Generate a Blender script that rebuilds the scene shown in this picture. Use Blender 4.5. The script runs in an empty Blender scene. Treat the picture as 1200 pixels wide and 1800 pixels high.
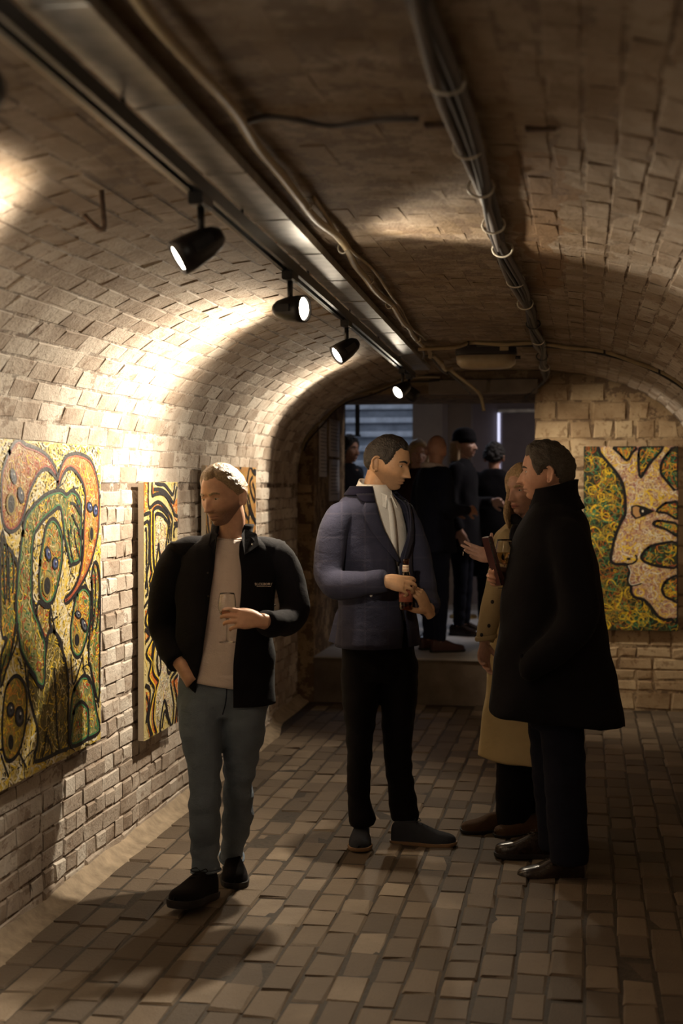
import bpy, math, random
import numpy as np
from mathutils import Matrix, Vector, noise

random.seed(7)
rng = np.random.default_rng(11)
scene = bpy.context.scene
COL = scene.collection
PI = math.pi

# ------------------------------------------------------------------ camera
F = 2500.0                       # focal length in pixels of the 1200 x 1800 frame
TH = math.radians(9.76)          # the vault runs to the right of the view axis
CH = 1.6                         # eye height
HZ = 850.0                       # horizon row
CT, ST = math.cos(TH), math.sin(TH)
cam_d = bpy.data.cameras.new('camera')
cam_d.sensor_fit = 'AUTO'; cam_d.sensor_width = 36.0; cam_d.lens = 50.0
cam_d.shift_y = -50.0 / 1800.0
cam_d.clip_start = 0.05
cam_d.dof.use_dof = True; cam_d.dof.focus_distance = 6.1; cam_d.dof.aperture_fstop = 2.6
cam = bpy.data.objects.new('camera', cam_d); COL.objects.link(cam)
cam.location = (0, 0, CH); cam.rotation_euler = (PI / 2, 0, TH)
scene.camera = cam

# ------------------------------------------------------------------ world, exposure
w = bpy.data.worlds.new('world'); scene.world = w; w.use_nodes = True
w.node_tree.nodes['Background'].inputs[0].default_value = (0.45, 0.55, 0.75, 1)
w.node_tree.nodes['Background'].inputs[1].default_value = 0.02
scene.view_settings.view_transform = 'Standard'
scene.view_settings.look = 'None'
scene.view_settings.exposure = 0.0
scene.view_settings.gamma = 1.0
scene.view_settings.use_curve_mapping = False
WARM = (1.0, 0.85, 0.64)

def area_light(name, loc, rot, size, energy, color):
    l = bpy.data.lights.new(name, 'AREA'); l.shape = 'RECTANGLE'; l.size, l.size_y = size
    l.energy = energy; l.color = color
    o = bpy.data.objects.new(name, l); COL.objects.link(o); o.location = loc; o.rotation_euler = rot
    return o
# daylight coming down the open stairwell of the far room
area_light('stairwell_daylight', (-2.1, 14.6, 4.3), (math.radians(-18), 0, 0), (2.2, 2.0), 62, (0.70, 0.80, 1.0))
# unseen fill light added above the lintel to brighten the far room's people
area_light('far_room_fill', (0.3, 11.95, 2.95), (0, 0, 0), (0.5, 0.5), 27.0, (1.0, 0.88, 0.82))

# ------------------------------------------------------------------ pixel helpers
def ray(px, py):
    a = (px - 600.0) / F
    return np.array([a * CT - ST, CT + a * ST, (HZ - py) / F])
def world_at(px, d, z):
    r = ray(px, 0); return np.array([r[0] * d, r[1] * d, z])
def project(p):
    d = -p[0] * ST + p[1] * CT; cx = p[0] * CT + p[1] * ST
    return 600 + F * cx / d, HZ - F * (p[2] - CH) / d, d

# ------------------------------------------------------------------ material helpers
def new_mat(name):
    m = bpy.data.materials.new(name); m.use_nodes = True
    nt = m.node_tree; b = nt.nodes['Principled BSDF']
    return m, nt, b
def node(nt, typ, **kw):
    n = nt.nodes.new(typ)
    for k, v in kw.items():
        if k == 'inp':
            for i, x in v.items(): n.inputs[i].default_value = x
        else: setattr(n, k, v)
    return n
def link(nt, a, b): nt.links.new(a, b)
def c4(c): return (c[0], c[1], c[2], 1.0)
def pos(nt): return node(nt, 'ShaderNodeNewGeometry').outputs['Position']
def objco(nt): return node(nt, 'ShaderNodeTexCoord').outputs['Object']
def noise_n(nt, vec, scale, detail=4, rough=0.6, dist=0.0):
    n = node(nt, 'ShaderNodeTexNoise', inp={'Scale': scale, 'Detail': detail, 'Roughness': rough, 'Distortion': dist})
    if vec is not None: link(nt, vec, n.inputs['Vector'])
    return n.outputs['Fac']
def ramp(nt, fac, stops):
    r = node(nt, 'ShaderNodeValToRGB'); cr = r.color_ramp
    while len(cr.elements) < len(stops): cr.elements.new(0.5)
    for e, (p, c) in zip(cr.elements, stops): e.position = p; e.color = c4(c)
    link(nt, fac, r.inputs[0]); return r.outputs[0]
def mix(nt, fac, a, b, mode='MIX'):
    m = node(nt, 'ShaderNodeMix', data_type='RGBA', blend_type=mode)
    for i, x in ((0, fac), (6, a), (7, b)):
        if isinstance(x, (int, float)): m.inputs[i].default_value = x
        elif isinstance(x, tuple): m.inputs[i].default_value = c4(x)
        else: link(nt, x, m.inputs[i])
    return m.outputs[2]
def mth(nt, op, a, b=None, c=None, clamp=False):
    m = node(nt, 'ShaderNodeMath', operation=op); m.use_clamp = clamp
    for i, x in enumerate((a, b, c)):
        if x is None: continue
        if isinstance(x, (int, float)): m.inputs[i].default_value = x
        else: link(nt, x, m.inputs[i])
    return m.outputs[0]
def bump(nt, b, h, strength, dist):
    n = node(nt, 'ShaderNodeBump', inp={'Strength': strength, 'Distance': dist})
    link(nt, h, n.inputs['Height']); link(nt, n.outputs[0], b.inputs['Normal'])
def scaled(nt, vec, s):
    n = node(nt, 'ShaderNodeMapping'); n.inputs['Scale'].default_value = s
    link(nt, vec, n.inputs['Vector']); return n.outputs[0]

def simple(name, col, rough=0.6, metal=0.0, var=0.12, scale=30, bmp=0.0, spec=None, emit=None):
    m, nt, b = new_mat(name)
    f = noise_n(nt, objco(nt), scale, 4)
    lo = tuple(c * (1 - var) for c in col); hi = tuple(min(1, c * (1 + var)) for c in col)
    link(nt, ramp(nt, f, [(0.3, lo), (0.7, hi)]), b.inputs['Base Color'])
    b.inputs['Roughness'].default_value = rough; b.inputs['Metallic'].default_value = metal
    if spec is not None: b.inputs['Specular IOR Level'].default_value = spec
    if bmp: bump(nt, b, noise_n(nt, objco(nt), scale * 4, 3), bmp, 0.004)
    if emit:
        b.inputs['Emission Color'].default_value = c4(emit[0]); b.inputs['Emission Strength'].default_value = emit[1]
    return m
def cloth(name, col, rough=0.9, weave=260, sheen=0.02, var=0.25, bmp=0.25, check=None):
    m, nt, b = new_mat(name)
    oc = objco(nt)
    f = noise_n(nt, oc, 5, 4)
    c = ramp(nt, f, [(0.3, tuple(x * (1 - var) for x in col)), (0.7, tuple(x * (1 + var) for x in col))])
    if check:
        wv = []
        for ax in ('X', 'Z'):
            wn = node(nt, 'ShaderNodeTexWave', wave_type='BANDS', bands_direction=ax, wave_profile='SIN', inp={'Scale': 3.1, 'Distortion': 0.0})
            link(nt, oc, wn.inputs['Vector'])
            wv.append(mth(nt, 'GREATER_THAN', wn.outputs['Fac'], 0.985))
        c = mix(nt, mth(nt, 'MULTIPLY', mth(nt, 'MAXIMUM', wv[0], wv[1]), 0.3), c, check)
    link(nt, c, b.inputs['Base Color'])
    b.inputs['Roughness'].default_value = rough
    b.inputs['Sheen Weight'].default_value = sheen; b.inputs['Sheen Roughness'].default_value = 0.5
    b.inputs['Specular IOR Level'].default_value = 0.12
    h = mth(nt, 'ADD', mth(nt, 'MULTIPLY', noise_n(nt, oc, weave, 2), 0.25), noise_n(nt, scaled(nt, oc, (9, 9, 14)), 1.6, 3, 0.5, 0.6))
    bump(nt, b, h, bmp, 0.02)
    return m

def brick_tone(nt):
    oi = node(nt, 'ShaderNodeObjectInfo').outputs['Random']
    at = node(nt, 'ShaderNodeAttribute', attribute_name='tone').outputs['Fac']
    return mth(nt, 'FRACT', mth(nt, 'ADD', oi, at))

def whitewash(name, stain=False, joint=False, tint=(1, 1, 1)):
    m, nt, b = new_mat(name)
    p = pos(nt)
    t = brick_tone(nt)
    f1 = noise_n(nt, p, 3.2, 6, 0.65)
    f2 = noise_n(nt, p, 26, 5, 0.7)
    def T(c): return tuple(x * y for x, y in zip(c, tint))
    base = ramp(nt, mth(nt, 'ADD', mth(nt, 'MULTIPLY', f1, 0.75), mth(nt, 'MULTIPLY', t, 0.25)),
                [(0.30, T((0.28, 0.215, 0.165))), (0.48, T((0.47, 0.395, 0.33))), (0.66, T((0.66, 0.60, 0.53)))])
    # chipped limewash showing brown brick
    f3 = noise_n(nt, scaled(nt, p, (1.0, 0.55, 1.0)), 17, 6, 0.72, 0.3)
    chip = mth(nt, 'MULTIPLY', mth(nt, 'GREATER_THAN', f3, 0.575), mth(nt, 'GREATER_THAN', f1, 0.45))
    base = mix(nt, mth(nt, 'MULTIPLY', chip, 0.55), base, T((0.21, 0.135, 0.09)))
    # sooty, yellowed crown of the vault; its dimmer light is painted in too
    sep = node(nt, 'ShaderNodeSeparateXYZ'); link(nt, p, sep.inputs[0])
    soot_shade = node(nt, 'ShaderNodeMapRange', inp={1: 2.18, 2: 2.38, 3: 0.0, 4: 1.0}); link(nt, sep.outputs[2], soot_shade.inputs[0])
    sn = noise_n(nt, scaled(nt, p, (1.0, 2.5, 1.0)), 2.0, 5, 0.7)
    base = mix(nt, mth(nt, 'MULTIPLY', soot_shade.outputs[0], mth(nt, 'ADD', sn, 0.35), clamp=True), base, (0.145, 0.098, 0.055))
    if stain:
        # damp brown streak hanging across the vault
        dx = mth(nt, 'ADD', sep.outputs[0], mth(nt, 'ADD', 0.13, mth(nt, 'MULTIPLY', mth(nt, 'SUBTRACT', noise_n(nt, p, 2.2, 3), 0.5), 0.34)))
        mx = mth(nt, 'LESS_THAN', mth(nt, 'ABSOLUTE', dx), 0.06)
        my = mth(nt, 'MULTIPLY', mth(nt, 'GREATER_THAN', sep.outputs[1], 3.4), mth(nt, 'LESS_THAN', sep.outputs[1], 6.0))
        base = mix(nt, mth(nt, 'MULTIPLY', mth(nt, 'MULTIPLY', mx, my), 0.75), base, (0.15, 0.085, 0.04))
    if joint:
        jn = mth(nt, 'GREATER_THAN', noise_n(nt, p, 9, 5, 0.75), 0.50)
        base = mix(nt, mth(nt, 'MULTIPLY', jn, 0.55 if stain else 0.72), base, (0.085, 0.052, 0.033))
    link(nt, base, b.inputs['Base Color'])
    b.inputs['Roughness'].default_value = 0.85; b.inputs['Specular IOR Level'].default_value = 0.25
    bump(nt, b, mth(nt, 'ADD', f2, mth(nt, 'MULTIPLY', noise_n(nt, p, 90, 3), 0.5)), 0.55, 0.012)
    return m

def floor_mat(name, joint=False):
    m, nt, b = new_mat(name)
    p = pos(nt); t = brick_tone(nt)
    f1 = noise_n(nt, p, 2.3, 5, 0.6); f2 = noise_n(nt, p, 40, 5, 0.7)
    v = mth(nt, 'ADD', mth(nt, 'MULTIPLY', t, 0.55), mth(nt, 'MULTIPLY', f1, 0.45))
    if joint:
        base = ramp(nt, f2, [(0.3, (0.020, 0.014, 0.009)), (0.75, (0.055, 0.040, 0.027))])
    else:
        base = ramp(nt, v, [(0.15, (0.062, 0.044, 0.029)), (0.45, (0.102, 0.074, 0.050)), (0.7, (0.148, 0.110, 0.075)), (0.92, (0.29, 0.23, 0.165))])
        base = mix(nt, mth(nt, 'MULTIPLY', mth(nt, 'GREATER_THAN', f2, 0.62), 0.35), base, (0.09, 0.06, 0.04))
    link(nt, base, b.inputs['Base Color'])
    b.inputs['Roughness'].default_value = 0.72; b.inputs['Specular IOR Level'].default_value = 0.35
    bump(nt, b, mth(nt, 'ADD', f2, noise_n(nt, p, 140, 3)), 0.45, 0.006)
    return m

def skin(name, col, beard, lip):
    m, nt, b = new_mat(name)
    at = node(nt, 'ShaderNodeAttribute', attribute_name='paint')
    sp = node(nt, 'ShaderNodeSeparateColor'); link(nt, at.outputs['Color'], sp.inputs[0])
    oc = objco(nt)
    f = noise_n(nt, oc, 45, 4)
    base = ramp(nt, f, [(0.3, tuple(c * 0.88 for c in col)), (0.7, tuple(min(1, c * 1.1) for c in col))])
    hair_n = noise_n(nt, oc, 320, 2)
    base = mix(nt, mth(nt, 'MULTIPLY', sp.outputs[0], mth(nt, 'ADD', 0.55, mth(nt, 'MULTIPLY', hair_n, 0.7)), clamp=True), base, beard)
    base = mix(nt, sp.outputs[1], base, lip)
    base = mix(nt, sp.outputs[2], base, tuple(c * 0.22 for c in lip))
    link(nt, base, b.inputs['Base Color'])
    b.inputs['Roughness'].default_value = 0.48; b.inputs['Specular IOR Level'].default_value = 0.4
    b.inputs['Subsurface Weight'].default_value = 0.12
    b.inputs['Subsurface Radius'].default_value = (0.012, 0.005, 0.003)
    bump(nt, b, noise_n(nt, oc, 400, 2), 0.15, 0.002)
    return m
def hairmat(name, col, rough=0.42):
    m, nt, b = new_mat(name)
    oc = objco(nt)
    f = noise_n(nt, scaled(nt, oc, (120, 18, 120)), 1.0, 4, 0.65)
    f2 = noise_n(nt, oc, 160, 3)
    link(nt, ramp(nt, mth(nt, 'ADD', mth(nt, 'MULTIPLY', f, 0.6), mth(nt, 'MULTIPLY', f2, 0.4)),
                  [(0.3, tuple(c * 0.45 for c in col)), (0.7, tuple(min(1, c * 1.5) for c in col))]), b.inputs['Base Color'])
    b.inputs['Roughness'].default_value = rough
    bump(nt, b, mth(nt, 'ADD', f, f2), 0.7, 0.008)
    return m
def paint_mat(name):
    m, nt, b = new_mat(name)
    at = node(nt, 'ShaderNodeAttribute', attribute_name='col')
    oc = objco(nt)
    f = noise_n(nt, oc, 160, 4)
    link(nt, mix(nt, 1.0, at.outputs['Color'], ramp(nt, f, [(0.25, (0.86, 0.86, 0.86)), (0.7, (1.0, 1.0, 1.0))]), 'MULTIPLY'), b.inputs['Base Color'])
    b.inputs['Roughness'].default_value = 0.5; b.inputs['Specular IOR Level'].default_value = 0.35
    bump(nt, b, noise_n(nt, oc, 110, 3), 0.5, 0.003)
    return m
def glassmat(name, col=(1, 1, 1), rough=0.0, ior=1.46):
    m, nt, b = new_mat(name)
    f = noise_n(nt, objco(nt), 8, 2)
    link(nt, ramp(nt, f, [(0.2, tuple(c * 0.97 for c in col)), (0.8, col)]), b.inputs['Base Color'])
    b.inputs['Transmission Weight'].default_value = 1.0; b.inputs['Roughness'].default_value = rough; b.inputs['IOR'].default_value = ior
    return m

M = {}
M['wall'] = whitewash('whitewashed_brick')
M['wall_joint'] = whitewash('whitewashed_joint', joint=True)
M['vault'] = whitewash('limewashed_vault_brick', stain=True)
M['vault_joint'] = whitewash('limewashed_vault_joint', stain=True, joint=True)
M['end'] = whitewash('ochre_limewashed_block', tint=(0.72, 0.60, 0.42))
M['end_joint'] = whitewash('ochre_limewashed_joint', joint=True, tint=(0.66, 0.55, 0.38))
M['floor'] = floor_mat('worn_floor_brick')
M['floor_joint'] = floor_mat('floor_joint_dirt', joint=True)
M['mortar'] = simple('mortar_fillet', (0.30, 0.235, 0.165), 0.9, var=0.3, scale=14, bmp=0.6)
M['concrete'] = simple('smooth_concrete', (0.30, 0.28, 0.26), 0.8, var=0.18, scale=4, bmp=0.2)
M['riser'] = simple('step_riser', (0.13, 0.10, 0.075), 0.85, var=0.3, scale=5, bmp=0.2)
M['far_wall'] = simple('mauve_grey_plaster', (0.17, 0.145, 0.155), 0.85, var=0.22, scale=2, bmp=0.2)
M['far_brown'] = simple('brown_plaster', (0.19, 0.15, 0.12), 0.85, var=0.2, scale=2, bmp=0.2)
M['stone'] = simple('pale_step_edge', (0.55, 0.58, 0.62), 0.7, var=0.25, scale=9, bmp=0.2)
M['stone_dk'] = simple('grey_step_riser', (0.23, 0.25, 0.28), 0.8, var=0.3, scale=7, bmp=0.2)
M['black_metal'] = simple('black_powder_coat', (0.012, 0.011, 0.011), 0.38, 0.2, scale=60, bmp=0.1)
M['track_edge'] = simple('track_edge_highlight', (0.32, 0.27, 0.22), 0.35, 0.9, scale=40)  # pale strip paints the thin highlight along the track's lower edge
M['galv'] = simple('galvanised_steel', (0.42, 0.41, 0.39), 0.42, 0.75, var=0.25, scale=16, bmp=0.1)
M['cable'] = simple('beige_pvc_cable', (0.30, 0.23, 0.13), 0.5, scale=20)
M['cable_dk'] = simple('dark_grey_cable', (0.022, 0.018, 0.019), 0.7, scale=20)
M['cable_pale'] = simple('pale_grey_cable', (0.085, 0.074, 0.070), 0.65, scale=20)
M['tie'] = simple('cable_tie', (0.5, 0.46, 0.38), 0.5)
M['rust'] = simple('rusty_iron', (0.10, 0.065, 0.045), 0.8, 0.3, var=0.4, scale=50, bmp=0.4)
M['opal'] = simple('yellowed_diffuser', (0.36, 0.29, 0.19), 0.4, var=0.08)
M['brass'] = simple('brass', (0.55, 0.38, 0.14), 0.3, 1.0)
M['paper'] = simple('white_paper', (0.62, 0.58, 0.56), 0.8, var=0.04)
M['ink'] = simple('grey_print', (0.16, 0.15, 0.15), 0.8)
M['lens'] = simple('lit_lens', (1, 0.9, 0.75), 0.3, emit=((1.0, 0.88, 0.70), 60.0))
M['paint'] = paint_mat('oil_paint')
M['canvas'] = simple('raw_canvas', (0.52, 0.45, 0.35), 0.9, var=0.08, scale=200, bmp=0.3)
M['canvas_dk'] = simple('dark_canvas_edge', (0.05, 0.042, 0.03), 0.8)
M['glass'] = glassmat('clear_glass')
M['amber'] = glassmat('amber_bottle_glass', (0.30, 0.075, 0.012), 0.02, 1.5)
M['wine'] = glassmat('pale_wine', (0.85, 0.62, 0.30), 0.0, 1.34)
M['wine_red'] = glassmat('rose_wine', (0.72, 0.33, 0.16), 0.0, 1.34)
M['label'] = simple('cream_label', (0.62, 0.50, 0.36), 0.7)
M['label_red'] = simple('red_brown_label', (0.30, 0.085, 0.05), 0.6, var=0.3, scale=60)
M['leather'] = simple('dark_brown_leather', (0.020, 0.012, 0.009), 0.25, scale=60, bmp=0.08)
M['oxblood'] = simple('oxblood_leather', (0.045, 0.010, 0.009), 0.42, scale=80, bmp=0.15)
M['suede_navy'] = cloth('navy_suede', (0.030, 0.033, 0.042), bmp=0.15)
M['suede_black'] = cloth('black_suede', (0.006, 0.004, 0.005), bmp=0.15)
M['sheep'] = cloth('brown_shearling', (0.085, 0.05, 0.03), bmp=0.5)
M['sole_tan'] = simple('tan_welt', (0.26, 0.16, 0.085), 0.6)
M['sole_dk'] = simple('dark_rubber', (0.014, 0.012, 0.012), 0.7)
M['c_black'] = cloth('black_wool', (0.0048, 0.0044, 0.0060))
M['c_black2'] = cloth('black_cotton', (0.006, 0.0055, 0.008), sheen=0.03)
M['c_navy'] = cloth('navy_check_wool', (0.030, 0.030, 0.050), check=(0.06, 0.055, 0.075))
M['c_velvet'] = cloth('navy_velvet', (0.006, 0.005, 0.014), sheen=0.03, bmp=0.05)
M['c_trouser'] = cloth('black_trouser_wool', (0.0055, 0.0045, 0.0055))
M['c_white'] = cloth('white_shirt_cotton', (0.80, 0.77, 0.72), var=0.05, bmp=0.3)
M['c_tee'] = cloth('off_white_jersey', (0.62, 0.53, 0.49), var=0.06, bmp=0.35)
M['c_jean'] = cloth('slate_blue_denim', (0.125, 0.155, 0.195), var=0.2, bmp=0.4)
M['c_jean_dk'] = cloth('dark_navy_denim', (0.012, 0.015, 0.032), var=0.2)
M['c_trench'] = cloth('khaki_gabardine', (0.44, 0.345, 0.19), var=0.08, bmp=0.25)
M['c_scarf'] = cloth('dark_patterned_scarf', (0.012, 0.012, 0.016), var=0.7)
M['c_plum'] = cloth('dark_wine_cloth', (0.030, 0.012, 0.013))
M['c_inkblue'] = cloth('ink_blue_wool', (0.008, 0.009, 0.018))
M['thread'] = simple('pale_thread', (0.42, 0.34, 0.28), 0.8)
M['button'] = simple('dark_horn_button', (0.018, 0.014, 0.012), 0.35)
M['button_pale'] = simple('pearl_button', (0.45, 0.40, 0.36), 0.3)
M['silver'] = simple('silver', (0.7, 0.68, 0.64), 0.25, 1.0)
M['eye_white'] = simple('eyeball', (0.55, 0.50, 0.46), 0.25)
M['iris'] = simple('dark_iris', (0.02, 0.014, 0.01), 0.2)
M['skin1'] = skin('fair_skin', (0.52, 0.30, 0.20), (0.13, 0.07, 0.04), (0.42, 0.19, 0.15))
M['skin2'] = skin('olive_skin', (0.47, 0.27, 0.145), (0.10, 0.06, 0.04), (0.36, 0.15, 0.11))
M['skin3'] = skin('ruddy_skin', (0.50, 0.275, 0.19), (0.30, 0.16, 0.11), (0.36, 0.16, 0.13))
M['skin4'] = skin('pale_skin', (0.56, 0.34, 0.26), (0.5, 0.3, 0.2), (0.40, 0.13, 0.11))
M['h_blond'] = hairmat('swept_dark_blond_hair', (0.27, 0.185, 0.105))
M['h_black'] = hairmat('cropped_black_hair', (0.022, 0.016, 0.012))
M['h_grey'] = hairmat('greying_brown_hair', (0.060, 0.050, 0.040), 0.6)
M['h_gold'] = hairmat('light_blonde_hair', (0.44, 0.31, 0.17))
M['h_dark'] = hairmat('dark_curly_hair', (0.012, 0.009, 0.008), 0.6)

# ------------------------------------------------------------------ object helpers
def mesh_from(name, V, Fc):
    me = bpy.data.meshes.new(name)
    me.from_pydata(np.asarray(V, float).tolist() if len(V) else [], [], [tuple(int(i) for i in f) for f in Fc])
    me.update()
    return me
def put(name, me, mat, parent=None, smooth=True):
    if mat is not None and not me.materials: me.materials.append(mat)
    if smooth: me.polygons.foreach_set('use_smooth', [True] * len(me.polygons))
    o = bpy.data.objects.new(name, me); COL.objects.link(o)
    if parent is not None: o.parent = parent
    return o
def obj(name, V, Fc, mat, parent=None, smooth=True):
    return put(name, mesh_from(name, V, Fc), mat, parent, smooth)
def tag(o, label=None, cat=None, group=None, kind=None):
    if label: o['label'] = label
    if cat: o['category'] = cat
    if group: o['group'] = group
    if kind: o['kind'] = kind
    return o
def empty(name, loc=(0, 0, 0), rz=0.0):
    o = bpy.data.objects.new(name, None); COL.objects.link(o)
    o.location = tuple(float(x) for x in loc); o.rotation_euler = (0, 0, rz); o.empty_display_size = 0.1
    return o
class MB:
    def __init__(s): s.V = []; s.F = []; s.n = 0
    def add(s, VF, mtx=None, t=None):
        V, Fc = VF; V = np.asarray(V, float)
        if mtx is not None: V = V @ np.asarray(mtx, float).T
        if t is not None: V = V + np.asarray(t, float)
        s.V.append(V); s.F += [tuple(i + s.n for i in f) for f in Fc]; s.n += len(V)
        return s
    def arr(s): return (np.concatenate(s.V) if s.V else np.zeros((0, 3))), s.F
    def obj(s, name, mat, parent=None, smooth=True):
        V, Fc = s.arr(); return obj(name, V, Fc, mat, parent, smooth)
def box(x0, x1, y0, y1, z0, z1, bev=0.0):
    if not bev:
        V = [(x, y, z) for z in (z0, z1) for y in (y0, y1) for x in (x0, x1)]
        return V, [(0, 2, 3, 1), (4, 5, 7, 6), (0, 1, 5, 4), (2, 6, 7, 3), (0, 4, 6, 2), (1, 3, 7, 5)]
    b = bev; V = []; 
    for (z, i) in ((z0, b), (z0 + b, 0), (z1 - b, 0), (z1, b)):
        V += [(x0 + i, y0 + i, z), (x1 - i, y0 + i, z), (x1 - i, y1 - i, z), (x0 + i, y1 - i, z)]
    Fc = [(3, 2, 1, 0), (12, 13, 14, 15)]
    for k in range(3):
        for j in range(4):
            a, c = k * 4 + j, k * 4 + (j + 1) % 4
            Fc.append((a, c, c + 4, a + 4))
    return V, Fc
def crs(P, n):
    """Catmull-Rom resampling of an (N, k) array, n steps per span."""
    P = np.asarray(P, float)
    if len(P) < 3 or n < 2: return P
    Q = np.vstack([2 * P[0] - P[1], P, 2 * P[-1] - P[-2]]); out = []
    for i in range(1, len(Q) - 2):
        p0, p1, p2, p3 = Q[i - 1], Q[i], Q[i + 1], Q[i + 2]
        for t in np.arange(n) / n:
            out.append(0.5 * (2 * p1 + (p2 - p0) * t + (2 * p0 - 5 * p1 + 4 * p2 - p3) * t * t + (3 * p1 - p0 - 3 * p2 + p3) * t ** 3))
    out.append(P[-1]); return np.array(out)
def unit(v):
    v = np.asarray(v, float); return v / max(1e-9, np.linalg.norm(v))
def tube(path, rad, n=12, sub=4, ref=(1, 0, 0), cap=True, pw=1.0):
    path = np.asarray(path, float); rad = np.asarray(rad, float)
    if rad.ndim == 0: rad = np.full((len(path), 2), float(rad))
    if rad.ndim == 1 and len(rad) == 2 and len(path) != 2: rad = np.tile(rad, (len(path), 1))
    if rad.ndim == 1: rad = np.stack([rad, rad], 1)
    A = crs(np.hstack([path, rad]), sub); P, R = A[:, :3], np.maximum(A[:, 3:], 0.0004)
    T = np.gradient(P, axis=0); ph = np.arange(n) / n * 2 * PI
    cc, ss = np.cos(ph), np.sin(ph)
    if pw != 1.0: cc = np.sign(cc) * abs(cc) ** pw; ss = np.sign(ss) * abs(ss) ** pw
    ref = np.asarray(ref, float); V = []
    for p, t, r in zip(P, T, R):
        t = unit(t); e1 = ref - t * ref.dot(t)
        if np.linalg.norm(e1) < 0.05:
            e1 = np.array([0, 1.0, 0.01]) - t * np.array([0, 1.0, 0.01]).dot(t)
        e1 = unit(e1); e2 = np.cross(t, e1)
        V.append(p + np.outer(cc * r[0], e1) + np.outer(ss * r[1], e2))
    k = len(P); V = np.concatenate(V); Fc = []
    for i in range(k - 1):
        for j in range(n):
            a, b = i * n + j, i * n + (j + 1) % n
            Fc.append((a, b, b + n, a + n))
    if cap:
        Fc.append(tuple(range(n))[::-1]); Fc.append(tuple(range((k - 1) * n, k * n)))
    return V, Fc
def lathe(prof, n=24, closed=False):
    V, Fc = [], []
    for r, z in prof:
        for j in range(n):
            a = j / n * 2 * PI; V.append((max(r, 1e-4) * math.cos(a), max(r, 1e-4) * math.sin(a), z))
    k = len(prof)
    for i in range(k if closed else k - 1):
        for j in range(n):
            a, b = i * n + j, i * n + (j + 1) % n
            c, d = ((i + 1) % k) * n + (j + 1) % n, ((i + 1) % k) * n + j
            Fc.append((a, b, c, d))
    return np.array(V), Fc
def ball(c, r, n=10, m=8):
    r = np.asarray(r, float) * np.ones(3); V, Fc = [], []
    for i in range(m + 1):
        la = PI * i / m
        for j in range(n):
            lo = 2 * PI * j / n; V.append((math.sin(la) * math.cos(lo), math.sin(la) * math.sin(lo), math.cos(la)))
    V = np.array(V) * r + np.asarray(c, float)
    for i in range(m):
        for j in range(n):
            a, b = i * n + j, i * n + (j + 1) % n; Fc.append((a + n, b + n, b, a))
    return V, Fc
def aim(d, up=(0, 0, 1)):
    """3x3 whose columns are x, y, z with z along d."""
    z = unit(d); x = np.cross(up, z)
    if np.linalg.norm(x) < 1e-4: x = np.array([1.0, 0, 0])
    x = unit(x); y = np.cross(z, x); return np.stack([x, y, z], 1)
def remeshed(VF, voxel, smooth=4):
    me = mesh_from('tmp', VF[0], VF[1]); o = bpy.data.objects.new('tmp', me); COL.objects.link(o)
    r = o.modifiers.new('r', 'REMESH'); r.mode = 'VOXEL'; r.voxel_size = voxel
    if smooth:
        s = o.modifiers.new('s', 'SMOOTH'); s.iterations = smooth; s.factor = 0.5
    dg = bpy.context.evaluated_depsgraph_get(); ev = o.evaluated_get(dg); m2 = ev.to_mesh()
    V = np.empty(len(m2.vertices) * 3); m2.vertices.foreach_get('co', V); V = V.reshape(-1, 3)
    Fc = [tuple(p.vertices) for p in m2.polygons]
    ev.to_mesh_clear(); bpy.data.objects.remove(o); bpy.data.meshes.remove(me)
    return V, Fc
def wrinkle(o, amp, fx=9.0, fz=16.0, seed=0.0):
    me = o.data; k = len(me.vertices)
    co = np.empty(k * 3); me.vertices.foreach_get('co', co); co = co.reshape(-1, 3)
    nn = np.empty(k * 3); me.vertices.foreach_get('normal', nn); nn = nn.reshape(-1, 3)
    d = np.array([noise.noise(Vector((c[0] * fx + seed, c[1] * fx, c[2] * fz + 0.6 * math.sin(c[0] * 14)))) for c in co])
    co += nn * (amp * d)[:, None]; me.vertices.foreach_set('co', co.ravel()); me.update()
    return o
def solid(o, th, off=-1.0):
    md = o.modifiers.new('thickness', 'SOLIDIFY'); md.thickness = th; md.offset = off
    return o

# ------------------------------------------------------------------ the vault
XC, WR, ZB, RISE, NN = -0.58, 1.35, 1.6, 0.81, 2.5
XW = XC - 1.42                       # face of the left wall
Y0, Y1 = -2.2, 10.25                 # the room runs behind the camera too
XR = XC + WR
def flare(Y):
    t = min(1, max(0, (Y - 8.7) / 0.7)); return 0.09 * t * t * (3 - 2 * t)
def vault_pt(a, Y, off=0.0):
    """a = 0 left springing .. pi right springing; returns point, tangent, inward normal."""
    wl = 1.42 + flare(Y)
    def f(q):
        q = min(PI - 1e-4, max(1e-4, q)); c, s = math.cos(q), math.sin(q); ww = wl if c > 0 else WR
        return np.array([XC - math.copysign(ww * abs(c) ** (2 / NN), c), Y, ZB + RISE * abs(s) ** (2 / NN)])
    p = f(a); t = unit(f(a + 0.01) - f(a - 0.01)); n = np.array([t[2], 0, -t[0]])
    return p + n * off, t, n
def vault_z(X, Y=5.0):
    r = (X - XC) / (WR if X > XC else 1.42 + flare(Y)); return ZB + RISE * max(0.0, 1 - abs(r) ** NN) ** (1 / NN)
aa = np.linspace(1e-4, PI - 1e-4, 2001)
pp = np.array([vault_pt(a, 0)[0] for a in aa]); ss_ = np.concatenate([[0], np.cumsum(np.linalg.norm(np.diff(pp, axis=0), axis=1))])
VLEN = ss_[-1]
def vault_s(s, Y, off=0.0): return vault_pt(float(np.interp(s, ss_, aa)), Y, off)

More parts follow.
